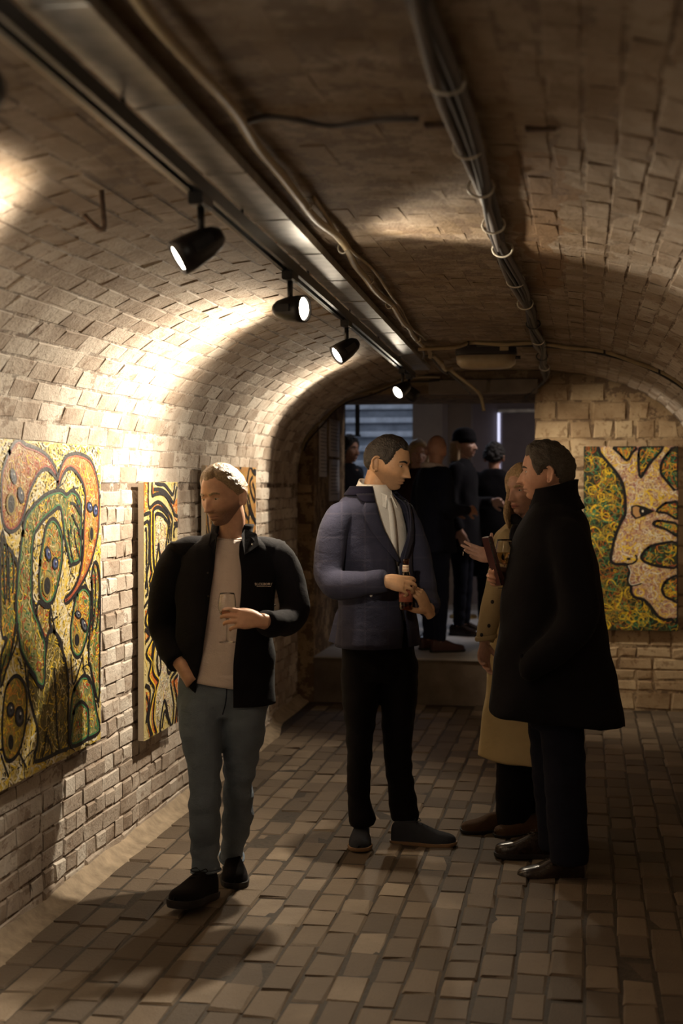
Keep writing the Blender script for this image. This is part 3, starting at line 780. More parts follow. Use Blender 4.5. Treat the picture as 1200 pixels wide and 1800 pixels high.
# ------------------------------------------------------------------ paintings
RP = random.Random(21)
def YW(px, X): r = ray(px, 0); return float(r[1] * X / r[0])
class Canvas:
    def __init__(s, label, plane, at, u0, u1, v0, v1, depth, edge, base):
        s.plane = plane; s.at = at; s.u0, s.u1, s.v0, s.v1 = u0, u1, v0, v1
        c = (at, (u0 + u1) / 2, v0) if plane == 'x' else ((u0 + u1) / 2, at, v0)
        s.root = tag(empty('painting', c), label, 'painting'); s.c = np.array(c)
        s.sgn = 1.0 if plane == 'x' else -1.0; s.lay = 0; s.edge = edge
        d = depth
        if plane == 'x': b = box(-d, 0, u0 - c[1], u1 - c[1], 0, v1 - v0, 0.003)
        else: b = box(u0 - c[0], u1 - c[0], 0, d, 0, v1 - v0, 0.003)
        obj('canvas', *b, edge, s.root, smooth=False)
        s.poly('ground_paint', [([(u0, v0), (u1, v0), (u1, v1), (u0, v1)], base)], 0.0005)
    def px(s, x, y):
        r = ray(x, y)
        if s.plane == 'x': d = s.at / r[0]; return (r[1] * d, CH + r[2] * d)
        d = s.at / r[1]; return (r[0] * d, CH + r[2] * d)
    def clip(s, p): return (min(max(p[0], s.u0), s.u1), min(max(p[1], s.v0), s.v1))
    def loc(s, p, h):
        if s.plane == 'x': return (h, p[0] - s.c[1], p[1] - s.c[2])
        return (p[0] - s.c[0], -h, p[1] - s.c[2])
    def mesh(s, name, VF, cols, kind=None):
        V, Fc = VF; o = obj(name, V, Fc, M['paint'], s.root, smooth=False); me = o.data
        at = me.color_attributes.new('col', 'FLOAT_COLOR', 'CORNER'); cc = np.empty((len(me.loops), 4), np.float32)
        for p, c in zip(me.polygons, cols): cc[p.loop_start:p.loop_start + p.loop_total] = (*c, 1)
        at.data.foreach_set('color', cc.ravel())
        if kind: o['kind'] = kind
        return o
    def poly(s, name, polys, h):
        V, Fc, cols = [], [], []
        for i, (pts, c) in enumerate(polys):
            hh = h + 0.0001 * i
            k = len(V); V += [s.loc(s.clip(p), hh) for p in pts]; f = tuple(range(k, k + len(pts)))
            P = np.array(pts); ar = 0.5 * np.sum(P[:, 0] * np.roll(P[:, 1], -1) - P[:, 1] * np.roll(P[:, 0], -1))
            if (ar < 0) : f = f[::-1]
            Fc.append(f); cols.append(c)
        return s.mesh(name, (V, Fc), cols)
    def ribbons(s, name, strokes, h, kind=None):
        """strokes: (points, width, colour)"""
        V, Fc, cols = [], [], []
        for i, (pts, wd, c) in enumerate(strokes):
            P = np.array([s.clip(p) for p in pts]); T = np.gradient(P, axis=0); T /= np.maximum(1e-9, np.linalg.norm(T, axis=1))[:, None]
            N = np.stack([-T[:, 1], T[:, 0]], 1); n = len(P)
            ww = wd * np.ones(n) if np.isscalar(wd) else wd
            hh = h + 0.0006 * ((i * 0.618) % 1.0)
            k = len(V)
            for p, q, w_ in zip(P, N, ww): V += [s.loc(s.clip(p + q * w_ / 2), hh), s.loc(s.clip(p - q * w_ / 2), hh)]
            for j in range(n - 1): a = k + 2 * j; Fc.append((a, a + 1, a + 3, a + 2) ); cols.append(c)
        return s.mesh(name, (V, Fc), cols, kind)
def inside(P, poly):
    x, y = P; c = False; n = len(poly); j = n - 1
    for i in range(n):
        xi, yi = poly[i]; xj, yj = poly[j]
        if (yi > y) != (yj > y) and x < (xj - xi) * (y - yi) / (yj - yi) + xi: c = not c
        j = i
    return c
def squiggles(poly, n, pal, ln, wd, curl=2.0, holes=(), loop=0.0):
    P = np.array(poly); lo, hi = P.min(0), P.max(0); out = []; tries = 0
    while len(out) < n and tries < n * 12:
        tries += 1
        c = (RP.uniform(lo[0], hi[0]), RP.uniform(lo[1], hi[1]))
        if not inside(c, poly) or any(inside(c, h) for h in holes): continue
        a = RP.uniform(0, 2 * PI); L = ln * RP.uniform(0.5, 1.5)
        k = RP.uniform(-curl, curl) * (3.0 if RP.random() < loop else 1.0); pts = [c]
        ns = 7 if k > 3 or k < -3 else 5
        ok = True
        for q in range(ns):
            a += k / ns + RP.uniform(-0.25, 0.25); p = (pts[-1][0] + math.cos(a) * L / ns, pts[-1][1] + math.sin(a) * L / ns)
            if not inside(p, poly) or any(inside(p, h) for h in holes): break
            pts.append(p)
        if len(pts) >= 3: out.append((pts, wd * RP.uniform(0.6, 1.4), RP.choice(pal)))
    return out
def smooth_closed(pts, n=3):
    P = np.array(list(pts) + list(pts[:3])); Q = crs(P, n); k = n; return [tuple(q) for q in Q[k:k + n * len(pts)]]
def smooth_open(pts, n=4): return [tuple(q) for q in crs(np.array(pts, float), n)]
def ell(cx, cy, rx, ry, n=16, rot=0.0):
    return [(cx + rx * math.cos(a) * math.cos(rot) - ry * math.sin(a) * math.sin(rot), cy + rx * math.cos(a) * math.sin(rot) + ry * math.sin(a) * math.cos(rot)) for a in np.linspace(0, 2 * PI, n, endpoint=False)]
BK = (0.010, 0.008, 0.010); YE_ = (0.80, 0.54, 0.03); CRM = (0.70, 0.58, 0.30); WHT = (0.80, 0.74, 0.60); ORG = (0.68, 0.25, 0.04); RED = (0.48, 0.06, 0.02); GRN = (0.06, 0.22, 0.09); OLV = (0.22, 0.20, 0.05); PNK = (0.42, 0.20, 0.17)
# --- large painting of entwined faces on the left wall
c1 = Canvas('large yellow and orange painting of entwined wide-mouthed faces on left wall', 'x', XW + 0.055, 4.42, YW(176.5, XW + 0.055), 0.562, 1.752, 0.04, M['canvas_dk'], (0.58, 0.44, 0.13))
K = 6.6667
def A3(*p): return [c1.px(x / K, 760 + y / K) for x, y in p]
def A4(*p): return [c1.px(x / K, 930 + y / K) for x, y in p]
def A5(*p): return [c1.px(x / K, 1150 + y / K) for x, y in p]
sh = {}
sh['a'] = A3((200, 80), (110, 200), (50, 350), (10, 500), (2, 700), (8, 950), (40, 1100), (110, 1165), (200, 1120), (260, 1000), (300, 850), (330, 720), (380, 600), (440, 490), (520, 430), (590, 460), (650, 545), (665, 520), (630, 400), (560, 290), (480, 220), (380, 170), (290, 140))
sh['b'] = A3((665, 650), (660, 590), (690, 450), (750, 300), (830, 255), (920, 250), (1040, 310), (1100, 430), (1140, 600), (1155, 800), (1150, 1000)) + A4((1145, 0), (1120, 150), (1070, 350), (1000, 540), (900, 720), (800, 850), (755, 860), (750, 820), (830, 730), (900, 600), (940, 450), (965, 250), (970, 0)) + A3((980, 950), (990, 750), (960, 600), (900, 490), (830, 425), (770, 440), (720, 520), (690, 610))
sh['c'] = A3((290, 1000)) + A4((260, 0), (220, 300), (190, 600), (180, 900), (190, 1100), (220, 1350)) + A5((250, 0), (320, 140), (400, 260), (430, 350), (490, 385), (515, 300), (520, 120)) + A4((520, 1320), (440, 1080), (385, 950), (365, 750), (365, 500), (375, 200), (400, 50)) + A3((420, 1150), (500, 1030), (600, 940), (690, 880), (720, 1000)) + A4((735, 0), (745, 100), (780, 250), (815, 420), (840, 410), (890, 400), (935, 340), (945, 150)) + A3((945, 980), (935, 820), (900, 730), (830, 680), (770, 730), (700, 675), (560, 710), (450, 790), (350, 900))
sh['d'] = A4((500, 100), (460, 350), (445, 600), (460, 780), (520, 880), (590, 860), (640, 760), (680, 600), (715, 400), (725, 150), (700, 0)) + A3((650, 1040), (600, 1010), (540, 1080))
sh['e'] = A4((440, 850), (420, 1000), (440, 1080), (520, 1300), (560, 1210), (600, 1180), (575, 1080), (580, 920), (520, 910))
sh['f'] = A4((960, 680), (900, 740), (865, 850), (840, 1000), (815, 1200), (830, 1400), (880, 1500), (940, 1470), (1000, 1300), (1040, 1100), (1050, 900), (1045, 780), (1010, 700))
sh['h'] = A5((180, 250), (90, 330), (40, 480), (15, 800), (20, 1080), (60, 1230), (130, 1240), (210, 1140), (270, 930), (300, 700), (300, 450), (260, 320))
sh['i'] = A4((560, 1210), (610, 1190), (700, 1300), (740, 1500)) + A5((770, 150), (790, 300), (795, 900), (790, 1090), (690, 1140), (400, 1260), (425, 1050), (430, 880), (390, 720), (330, 480), (320, 200), (400, 280), (430, 350), (490, 390), (515, 300), (520, 100))
sh['j'] = A5((820, 600), (850, 430), (920, 300), (970, 250), (1040, 280), (1080, 400), (1110, 600), (1160, 850), (1150, 910), (1090, 960), (1000, 1000), (830, 1080), (810, 850))
sh['k'] = A5((930, 560), (860, 650), (830, 850), (825, 1075), (1000, 1000), (1030, 850), (1020, 650), (980, 580))
sh['l'] = A4((1090, 400), (1060, 600), (1070, 900), (1040, 1200), (1030, 1533)) + A5((1050, 150), (1150, 560)) + A4((1160, 1400), (1165, 700), (1140, 430))
sh['m'] = A4((5, 60), (60, 180), (130, 280), (190, 420), (190, 650), (170, 900), (185, 1100), (100, 1533)) + A5((60, 180), (0, 380)) + A4((0, 1500), (70, 1280), (0, 1170))
fillc = dict(a=(0.42, 0.20, 0.05), b=(0.52, 0.24, 0.06), c=(0.26, 0.25, 0.08), d=(0.36, 0.31, 0.10), e=(0.34, 0.25, 0.07), f=(0.38, 0.28, 0.08), h=(0.30, 0.21, 0.045), i=(0.17, 0.13, 0.04), j=(0.27, 0.26, 0.10), k=(0.33, 0.31, 0.12), l=(0.25, 0.26, 0.08), m=(0.27, 0.20, 0.05))
sm = {k: smooth_closed(v) for k, v in sh.items()}
order = ['m', 'l', 'i', 'c', 'e', 'd', 'f', 'h', 'j', 'k', 'a', 'b']
c1.poly('painted_figures', [(sm[k], fillc[k]) for k in order], 0.0010)
pals = dict(a=[ORG, RED, YE_, (0.6, 0.4, 0.25), (0.35, 0.13, 0.05), CRM], b=[ORG, RED, YE_, (0.65, 0.38, 0.15), CRM, OLV], c=[OLV, GRN, YE_, CRM, RED, (0.35, 0.34, 0.14)], d=[YE_, GRN, CRM, RED, ORG, (0.35, 0.34, 0.14)], e=[YE_, CRM, RED, OLV], f=[YE_, CRM, GRN, ORG, RED], h=[YE_, OLV, ORG, (0.4, 0.3, 0.08)], i=[OLV, YE_, (0.3, 0.22, 0.06), CRM, (0.1, 0.08, 0.03)], j=[GRN, CRM, YE_, RED, OLV], k=[CRM, GRN, YE_, OLV], l=[GRN, YE_, RED, OLV, CRM], m=[YE_, GRN, ORG, OLV])
full = [(c1.u0, c1.v0), (c1.u1, c1.v0), (c1.u1, c1.v1), (c1.u0, c1.v1)]
stk = squiggles(full, 2300, [YE_, CRM, WHT, CRM, (0.80, 0.64, 0.22), BK, (0.78, 0.55, 0.06), WHT], 0.065, 0.0055, 1.2, holes=list(sh.values()))
for k in order: 
    P = np.array(sm[k]); ar = abs(0.5 * np.sum(P[:, 0] * np.roll(P[:, 1], -1) - P[:, 1] * np.roll(P[:, 0], -1)))
    stk += squiggles(sh[k], int(ar * 5200), pals[k], 0.035, 0.0038, 2.2)
c1.ribbons('paint_strokes', stk, 0.0024, 'stuff')
lines = [(sm[k] + sm[k][:2], 0.0145, BK) for k in order]
acc = dict(a=(0.33, 0.06, 0.05), b=(0.42, 0.09, 0.04), c=GRN, d=GRN, f=GRN, j=GRN, k=GRN)
L_ = []
for k, cc in acc.items():
    P = np.array(sm[k]); ce = P.mean(0); Q = P + (ce - P) * 0.0
    T = np.roll(P, -1, 0) - np.roll(P, 1, 0); T /= np.maximum(1e-9, np.linalg.norm(T, axis=1))[:, None]; N = np.stack([-T[:, 1], T[:, 0]], 1)
    ar = 0.5 * np.sum(P[:, 0] * np.roll(P[:, 1], -1) - P[:, 1] * np.roll(P[:, 0], -1)); N *= np.sign(ar)
    Q = P + N * 0.011; Q = [tuple(q) for q in Q]; L_.append((Q + Q[:2], 0.006, cc))
for l in [A4((790, 0), (810, 200), (850, 380)), A4((855, 0), (880, 180), (925, 340)), A4((905, 0), (945, 140)), A3((820, 830), (870, 850), (940, 975)), A3((835, 960), (880, 1060), (935, 1190)), A3((820, 1080), (825, 1190)), A3((880, 790), (950, 980)),
          A4((1085, 420), (1110, 600), (1105, 900), (1075, 1190)), A4((1130, 400), (1150, 600), (1140, 1000), (1110, 1190)), A4((1070, 580), (1080, 850), (1070, 1190)),
          A4((20, 100), (30, 400), (50, 880)), A4((90, 200), (95, 500), (100, 860)), A4((140, 290), (150, 560), (140, 750)), A4((60, 180), (75, 500), (70, 820)), A5((280, 100), (300, 300), (340, 500), (430, 880), (430, 1050), (380, 1290)), A5((540, 900), (520, 1050), (480, 1250)), A5((540, 950), (580, 1060), (605, 1190)), A5((630, 150), (645, 500), (660, 900), (690, 1150)), A5((740, 0), (785, 250), (800, 800), (830, 1080)), A5((820, 0), (830, 200), (850, 350), (910, 200), (955, 40)), A5((960, 0), (980, 210), (1090, 400), (1150, 620)), A5((210, 1150), (250, 1230), (300, 1330)), A5((0, 1180), (40, 1300), (90, 1440)), A5((60, 0), (0, 220)), A4((200, 1100), (190, 1300), (110, 1533)), A4((580, 900), (640, 1200), (760, 1533)), A4((640, 780), (600, 880))]:
    L_.append((smooth_open(l), 0.011, BK))
c1.ribbons('outlines', L_[:len(acc)] + lines + L_[len(acc):], 0.0036)
BLU = (0.055, 0.085, 0.25); GRYB = (0.09, 0.10, 0.14)
feat = []
def eye(cv, f, x, y, rx, ry, col, rot=0.0):
    q = lambda a, b, s, r: [f((px_, py_))[0] for px_, py_ in ell(a, b, rx * s, ry * s, 14, r)]
    feat.append((q(x, y, 1.35, rot), BK)); feat.append((q(x, y, 0.9, rot), col)); feat.append((q(x + rx * 0.1, y + ry * 0.1, 0.35, rot), BK)); feat.append((q(x + rx * 0.25, y - ry * 0.35, 0.2, rot), WHT))
for f, x, y, rx, ry, col, rot in ((A3, 145, 515, 26, 72, GRYB, -0.2), (A3, 232, 735, 28, 75, GRYB, -0.15), (A3, 1040, 875, 26, 50, BLU, -0.2), (A3, 1108, 915, 22, 58, BLU, 0), (A4, 553, 290, 26, 70, BLU, -0.2), (A4, 636, 402, 28, 58, BLU, 0), (A4, 904, 1000, 24, 40, GRYB, -0.4), (A4, 973, 1122, 24, 66, GRYB, -0.3), (A5, 110, 650, 36, 68, (0.05, 0.05, 0.06), 0), (A5, 215, 727, 42, 92, (0.05, 0.05, 0.06), 0)): eye(c1, f, x, y, rx, ry, col, rot)
for f, x, y, rx, ry in ((A3, 118, 840, 40, 105), (A4, 1060, 55, 20, 78), (A4, 540, 665, 38, 103), (A4, 888, 1300, 28, 72), (A5, 112, 1030, 32, 90)):
    feat.append(([f((a, b))[0] for a, b in ell(x, y, rx * 1.5, ry * 1.25, 18)], (0.30, 0.22, 0.05))); feat.append(([f((a, b))[0] for a, b in ell(x, y, rx, ry, 18)], BK))
for k in range(0, 40, 4): c1.poly('painted_eye', feat[k:k + 4], 0.0046)
for k in range(40, len(feat), 2): c1.poly('painted_mouth', feat[k:k + 2], 0.0046)
# --- tall narrow painting of nested contour lines
c2 = Canvas('tall narrow painting of nested red, yellow and black contour bands', 'x', XW + 0.06, YW(252.5, XW + 0.06), YW(311.5, XW + 0.06), 0.452, 1.607, 0.026, M['canvas'], (0.52, 0.43, 0.20))
def D6(*p): return [c2.px(235 + x / 7.5, 835 + y / 7.5) for x, y in p]
def D7(*p): return [c2.px(235 + x / 7.2, 1065 + y / 7.2) for x, y in p]
full2 = [(c2.u0, c2.v0), (c2.u1, c2.v0), (c2.u1, c2.v1), (c2.u0, c2.v1)]
orng = [D6((125, 90), (180, 90), (180, 460), (130, 500)), D6((240, 90), (270, 200), (430, 240), (520, 380), (570, 300), (570, 520), (480, 400), (400, 270), (245, 260)), D6((215, 480), (240, 480), (240, 1200), (245, 1560), (270, 1700), (205, 1450), (215, 1150)), D6((190, 430), (290, 375), (350, 375), (460, 520), (490, 640), (440, 560), (370, 460), (290, 430), (215, 480)), D6((520, 560), (570, 560), (570, 620)),
        D7((140, 50), (170, 60), (140, 190)), D7((220, 70), (245, 250), (245, 330), (190, 220)), D7((140, 300), (190, 370), (140, 450)), D7((225, 430), (215, 640), (160, 600)), D7((215, 700), (240, 860), (300, 960), (255, 1100), (245, 1420), (270, 1600), (240, 1600), (220, 1420), (250, 1050), (185, 900)), D7((470, 960), (550, 860), (560, 1100), (540, 1480), (510, 1500), (540, 1200)), D7((150, 1080), (200, 1100), (170, 1400), (150, 1300)), D7((150, 1480), (210, 1640), (190, 1660))]
pale = [D6((290, 540), (360, 550), (430, 650), (400, 1050), (385, 1160), (320, 920), (275, 1180), (275, 620)), D7((300, 560), (420, 640), (450, 950), (490, 1250), (470, 1500), (430, 1400), (380, 1190), (330, 1450), (280, 1600), (270, 1100), (310, 950))]
c2.poly('painted_bands', [(p, (0.52, 0.13, 0.03)) for p in orng] + [(p, (0.46, 0.41, 0.30)) for p in pale], 0.0010)
stk = squiggles(full2, 900, [YE_, CRM, WHT, (0.7, 0.55, 0.12), (0.55, 0.42, 0.1)], 0.03, 0.0035, 2.0, holes=orng)
for p in orng: stk += squiggles(p, 60, [ORG, RED, YE_, CRM], 0.025, 0.003, 2.0)
for p in pale: stk += squiggles(p, 420, [WHT, CRM, (0.3, 0.26, 0.16), PNK, BK], 0.03, 0.0032, 2.5)
c2.ribbons('paint_strokes', stk, 0.0024, 'stuff')
blk = [D6((185, 90), (183, 300), (190, 410), (215, 425), (270, 370), (330, 360), (400, 420), (470, 520), (500, 590), (490, 720), (480, 900)), D6((235, 90), (235, 260), (280, 252), (360, 240), (430, 290), (490, 420), (530, 520), (570, 545)), D6((270, 100), (330, 120), (400, 130), (460, 200), (510, 255), (535, 100)), D6((255, 190), (330, 190), (400, 220), (470, 300), (520, 360), (560, 150)), D6((240, 500), (270, 440), (320, 425), (390, 470), (450, 560), (470, 680), (450, 900)), D6((265, 600), (285, 515), (350, 520), (410, 580), (450, 660), (430, 850), (400, 1050)), D6((207, 480), (205, 800), (210, 1150), (230, 1290), (200, 1400), (230, 1540), (280, 1700)), D6((245, 500), (245, 900), (262, 1250)), D6((130, 520), (200, 495)), D6((130, 635), (185, 628), (195, 900), (185, 1200), (160, 1350), (180, 1530), (150, 1600)), D6((140, 720), (160, 745), (160, 1200), (150, 1500)), D6((270, 1220), (300, 1050), (320, 900), (340, 1080), (390, 1180)), D6((130, 1740), (190, 1640)), D6((520, 640), (570, 635)), D6((525, 830), (520, 740), (545, 670), (570, 668)),
       D7((185, 0), (140, 200), (210, 340), (230, 420), (150, 600), (210, 720), (180, 900), (250, 1040), (210, 1250), (180, 1450), (230, 1640)), D7((225, 40), (190, 220), (250, 340), (235, 500), (215, 680)), D7((245, 200), (262, 400), (230, 680), (240, 850), (300, 950), (262, 1100), (240, 1420), (280, 1610)), D7((310, 540), (285, 700), (315, 870), (335, 760), (310, 540)), D7((420, 640), (412, 780), (440, 850), (500, 760)), D7((530, 820), (458, 950), (500, 1250), (480, 1540)), D7((550, 870), (500, 960), (540, 1200), (510, 1540)), D7((330, 1610), (330, 1480), (380, 1190), (430, 1400), (470, 1540)), D7((350, 1540), (385, 1330), (440, 1480)), D7((140, 1000), (200, 1080), (172, 1450), (210, 1650)), D7((135, 300), (190, 380), (140, 460)), D7((560, 1180), (545, 1480)), D7((150, 1130), (175, 1250), (150, 1480))]
rd = []
for l in blk: rd.append((smooth_open(l), 0.0175, BK))
for l in blk[6:8] + blk[15:18]: rd.append(([(a + 0.018, b) for a, b in smooth_open(l)], 0.008, YE_))
c2.ribbons('outlines', rd, 0.0036)
c2.poly('dark_eye', [(D6((300, 1250), (262, 1360), (265, 1480), (295, 1380)), BK)], 0.0045)
# --- orange painting behind the head of the man with the glass
c3 = Canvas('orange painting with black looping lines behind the fair-haired man', 'x', XW + 0.06, YW(361.5, XW + 0.06), YW(449.5, XW + 0.06), 0.46, 1.695, 0.024, M['canvas'], (0.50, 0.27, 0.09))
def H3(*p): return [c3.px(340 + x / 10.91, 805 + y / 10.91) for x, y in p]
full3 = [(c3.u0, c3.v0), (c3.u1, c3.v0), (c3.u1, c3.v1), (c3.u0, c3.v1)]
c3.ribbons('paint_strokes', squiggles(full3, 1100, [ORG, (0.6, 0.36, 0.12), YE_, CRM, (0.3, 0.13, 0.04)], 0.05, 0.005, 1.6), 0.0014, 'stuff')
bl3 = [H3((1080, 130), (1040, 330), (1010, 560), (1020, 800), (1080, 1050), (1190, 1270)), H3((1085, 130), (1130, 260), (1190, 320)), H3((1130, 360), (1080, 450), (1085, 600), (1130, 760), (1165, 830), (1175, 700), (1150, 560), (1125, 480)), H3((1040, 700), (1090, 950), (1150, 1150), (1185, 1200)), H3((960, 930), (980, 1060), (1060, 1200)), H3((400, 100), (430, 130), (455, 100)), H3((330, 90), (335, 170)), H3((880, 120), (905, 190)), H3((270, 95), (265, 200)), H3((1150, 240), (1190, 260)), H3((190, 1300), (300, 1700), (260, 2300), (400, 3000), (350, 3900)), H3((500, 1300), (700, 1800), (600, 2400), (800, 3000), (700, 3900)), H3((1180, 1400), (1050, 1900), (1150, 2500), (1000, 3200), (1100, 3900))]
for q in range(9):
    u_ = c3.u0 + (c3.u1 - c3.u0) * (0.08 + 0.095 * q); am = 0.03 + 0.02 * math.sin(q * 1.7)
    bl3.append([(u_ + am * math.sin(k * 0.8 + q * 0.35) + 0.04 * math.sin(k * 0.31), c3.v0 + (1.02 - 0.0) * k / 14) for k in range(15)])
c3.ribbons('outlines', [(smooth_open(l), 0.022, BK) for l in bl3], 0.0030)
# --- painting of a face in profile on the end wall
yy = Y1 - 0.065
def _p(x, y): r = ray(x, y); d = yy / r[1]; return (r[0] * d, CH + r[2] * d)
ua, vb = _p(1025.5, 1107); ub, va = _p(1191.5, 784.5)
c4_ = Canvas('painting of a face in profile made of yellow squiggles on end wall', 'y', yy, ua, ub, _p(1100, 1108)[1], _p(1100, 784.5)[1], 0.05, M['canvas_dk'], (0.022, 0.026, 0.013))
def E1(*p): return [c4_.px(1020 + x / K, 770 + y / K) for x, y in p]
def E2(*p): return [c4_.px(1020 + x / K, 940 + y / K) for x, y in p]
face = E1((205, 95), (240, 190), (340, 310), (430, 420), (490, 530), (515, 650), (525, 780), (520, 900), (470, 990), (430, 1090)) + E2((390, 80), (365, 200), (355, 300), (400, 340), (480, 345), (545, 350), (575, 430), (555, 520), (590, 600), (595, 680), (640, 735), (740, 760), (830, 850), (900, 950), (980, 995), (1060, 985), (1160, 965), (1160, 0)) + E1((1150, 95))
hl = [E1((385, 85), (460, 185), (540, 262), (600, 180), (645, 85)), E1((725, 85), (680, 180), (680, 330), (705, 465), (800, 310), (970, 85)), E1((1160, 90), (1030, 170), (950, 290), (940, 400), (990, 480), (1160, 605)), E1((890, 860), (980, 770), (1060, 755), (1160, 758), (1160, 950), (1010, 880)), E1((850, 1000), (900, 970), (1000, 980), (1160, 1015), (1160, 1150), (1000, 1070), (880, 1030)), E2((710, 250), (780, 160), (880, 115), (1160, 98), (1160, 366), (960, 375), (820, 345), (740, 310)), E2((955, 650), (980, 570), (1050, 510), (1165, 498), (1165, 775), (1070, 760), (990, 720))]
hl = [[c4_.clip(p) for p in h] for h in hl]; face = [c4_.clip(p) for p in face]
c4_.poly('painted_face', [(face, (0.36, 0.20, 0.16))] + [(h, (0.035, 0.040, 0.018)) for h in hl], 0.0010)
full4 = [(c4_.u0, c4_.v0), (c4_.u1, c4_.v0), (c4_.u1, c4_.v1), (c4_.u0, c4_.v1)]
stk = squiggles(full4, 760, [YE_, (0.08, 0.09, 0.03), (0.5, 0.3, 0.03), (0.42, 0.10, 0.02), GRN, (0.35, 0.25, 0.04), (0.3, 0.14, 0.03), (0.05, 0.25, 0.13)], 0.11, 0.0036, 3.5, holes=[face], loop=0.5)
stk += squiggles(face, 1500, [CRM, (0.70, 0.48, 0.22), YE_, (0.55, 0.30, 0.20), (0.30, 0.10, 0.09), WHT, (0.6, 0.42, 0.3)], 0.09, 0.0042, 3.2, holes=hl, loop=0.5)
stk += [(p, w_ * 2.2, YE_) for p, w_, c in squiggles(face, 26, [YE_], 0.16, 0.0042, 4.0, holes=hl, loop=0.8)]
stk += [(p, w_ * 1.9, YE_) for p, w_, c in squiggles(full4, 40, [YE_], 0.16, 0.0042, 4.0, holes=[face], loop=0.8)]
for h in hl: stk += squiggles(h, 70, [YE_, ORG, RED, GRN, (0.05, 0.25, 0.13), (0.5, 0.3, 0.03)], 0.06, 0.004, 3.0)
c4_.ribbons('paint_strokes', stk, 0.0022, 'stuff')
ol = [(smooth_open(face[:28], 3), 0.021, BK)] + [(smooth_closed(h, 3) + smooth_closed(h, 3)[:2], 0.018, BK) for h in hl]
ol += [(smooth_open(E2((545, 345), (610, 335), (655, 300), (655, 255), (635, 240))), 0.012, BK), (smooth_open(E2((590, 603), (650, 590), (715, 570))), 0.009, BK), (smooth_open(E2((560, 360), (590, 440), (570, 530), (600, 585), (710, 565))), 0.005, WHT)]
c4_.ribbons('outlines', ol, 0.0034)
c4_.poly('painted_eye', [(E1((590, 800), (650, 780), (740, 800), (870, 855), (740, 918), (640, 950), (592, 900)), BK), (E1((612, 812), (650, 800), (690, 815), (682, 860), (705, 915), (650, 930), (612, 885)), (0.48, 0.27, 0.11)), (E1(*ell(728, 857, 11, 14, 10)), WHT)], 0.0046)
c4_.poly('painted_nostril', [(E2(*ell(562, 282, 26, 16, 10)), BK)], 0.0046)

# ------------------------------------------------------------------ people: shared builders
def sstep(a, b, x):
    t = np.clip((x - a) / (b - a), 0, 1); return t * t * (3 - 2 * t)
def rotz(a): c, s = math.cos(a), math.sin(a); return np.array([[c, -s, 0], [s, c, 0], [0, 0, 1.0]])
def rotx(a): c, s = math.cos(a), math.sin(a); return np.array([[1.0, 0, 0], [0, c, -s], [0, s, c]])
def roty(a): c, s = math.cos(a), math.sin(a); return np.array([[c, 0, s], [0, 1.0, 0], [-s, 0, c]])
def head_surface(h, wd, ln, nose=1.0, jaw=0.30, chin=1.0, nla=88, nlo=92, off=0.0):
    W, L, H = wd / 2, ln / 2, h / 2
    la = np.linspace(0.0, PI, nla + 1); t = np.arange(nlo) / nlo * 2 * PI; ph = t - 0.42 * np.sin(t)
    LA, PH = np.meshgrid(la, ph, indexing='ij'); s, zn = np.sin(LA), np.cos(LA)
    fr = np.clip(np.cos(PH), 0, 1); low = sstep(0.05, -0.9, zn)
    ex = 1 - fr * (0.22 + 0.36 * low); sx = s ** (1 - 0.28 * low)
    x = W * sx * np.sin(PH); y = -L * np.maximum(s, 1e-6) ** ex * np.cos(PH); z = H * zn
    x = x * (1 - jaw * sstep(-0.15, -1.0, zn)) * (1 + 0.05 * np.exp(-((zn - 0.35) / 0.4) ** 2) * (np.cos(PH) < 0.2))
    back = np.clip(-np.cos(PH), 0, 1)
    y = y * (1 - 0.62 * sstep(-0.2, -0.95, zn) * (y > 0)) + 0.010 * back * np.exp(-((zn - 0.25) / 0.4) ** 2)
    G = lambda v, c, w_: np.exp(-((v - c) / w_) ** 2)
    f = fr
    # forehead, brow, sockets, cheeks
    y -= f * 0.005 * G(np.abs(x), 0.030, 0.022) * G(z, 0.021, 0.008)
    y += f * 0.0125 * G(np.abs(x), 0.031, 0.0155) * G(z, 0.004, 0.0105)
    y += f * 0.006 * G(x, 0, 0.012) * G(z, 0.012, 0.010)
    y -= f * 0.0055 * G(np.abs(x), 0.044, 0.018) * G(z, -0.026, 0.017)
    # nose
    prof = np.clip((0.014 - z) / 0.054, 0, 1) ** 1.25 * sstep(-0.053, -0.040, z)
    wz = 0.0085 + 0.0065 * np.clip((0.01 - z) / 0.05, 0, 1)
    y -= f * 0.029 * nose * prof * np.exp(-(np.abs(x) / wz) ** 2.2)
    y -= f * 0.009 * nose * G(np.abs(x), 0.0135, 0.006) * G(z, -0.040, 0.008)
    # mouth
    mw = np.clip(1 - (np.abs(x) / 0.027) ** 2, 0, 1)
    y -= f * mw * (0.0062 * G(z, -0.0625, 0.0052) + 0.0068 * G(z, -0.0745, 0.0058)) - f * mw * 0.0042 * G(z, -0.0685, 0.0026)
    y -= f * 0.004 * G(np.abs(x), 0, 0.03) * G(z, -0.066, 0.02)
    y += f * 0.004 * G(x, 0, 0.02) * G(z, -0.084, 0.006)
    y -= f * 0.0095 * chin * G(x, 0, 0.022) * G(z, -0.102, 0.015)
    P = np.stack([x, y, z], -1)
    if off is not None and np.any(np.asarray(off) != 0):
        nrm = np.stack([x / W ** 2, y / L ** 2, z / H ** 2], -1); nrm /= np.maximum(1e-9, np.linalg.norm(nrm, axis=-1))[..., None]
        P = P + nrm * (np.asarray(off)[..., None] if np.ndim(off) else off)
    return P, zn, PH
def grid_faces(nr, nc):
    return [(i * nc + j, (i + 1) * nc + j, (i + 1) * nc + (j + 1) % nc, i * nc + (j + 1) % nc) for i in range(nr - 1) for j in range(nc)]
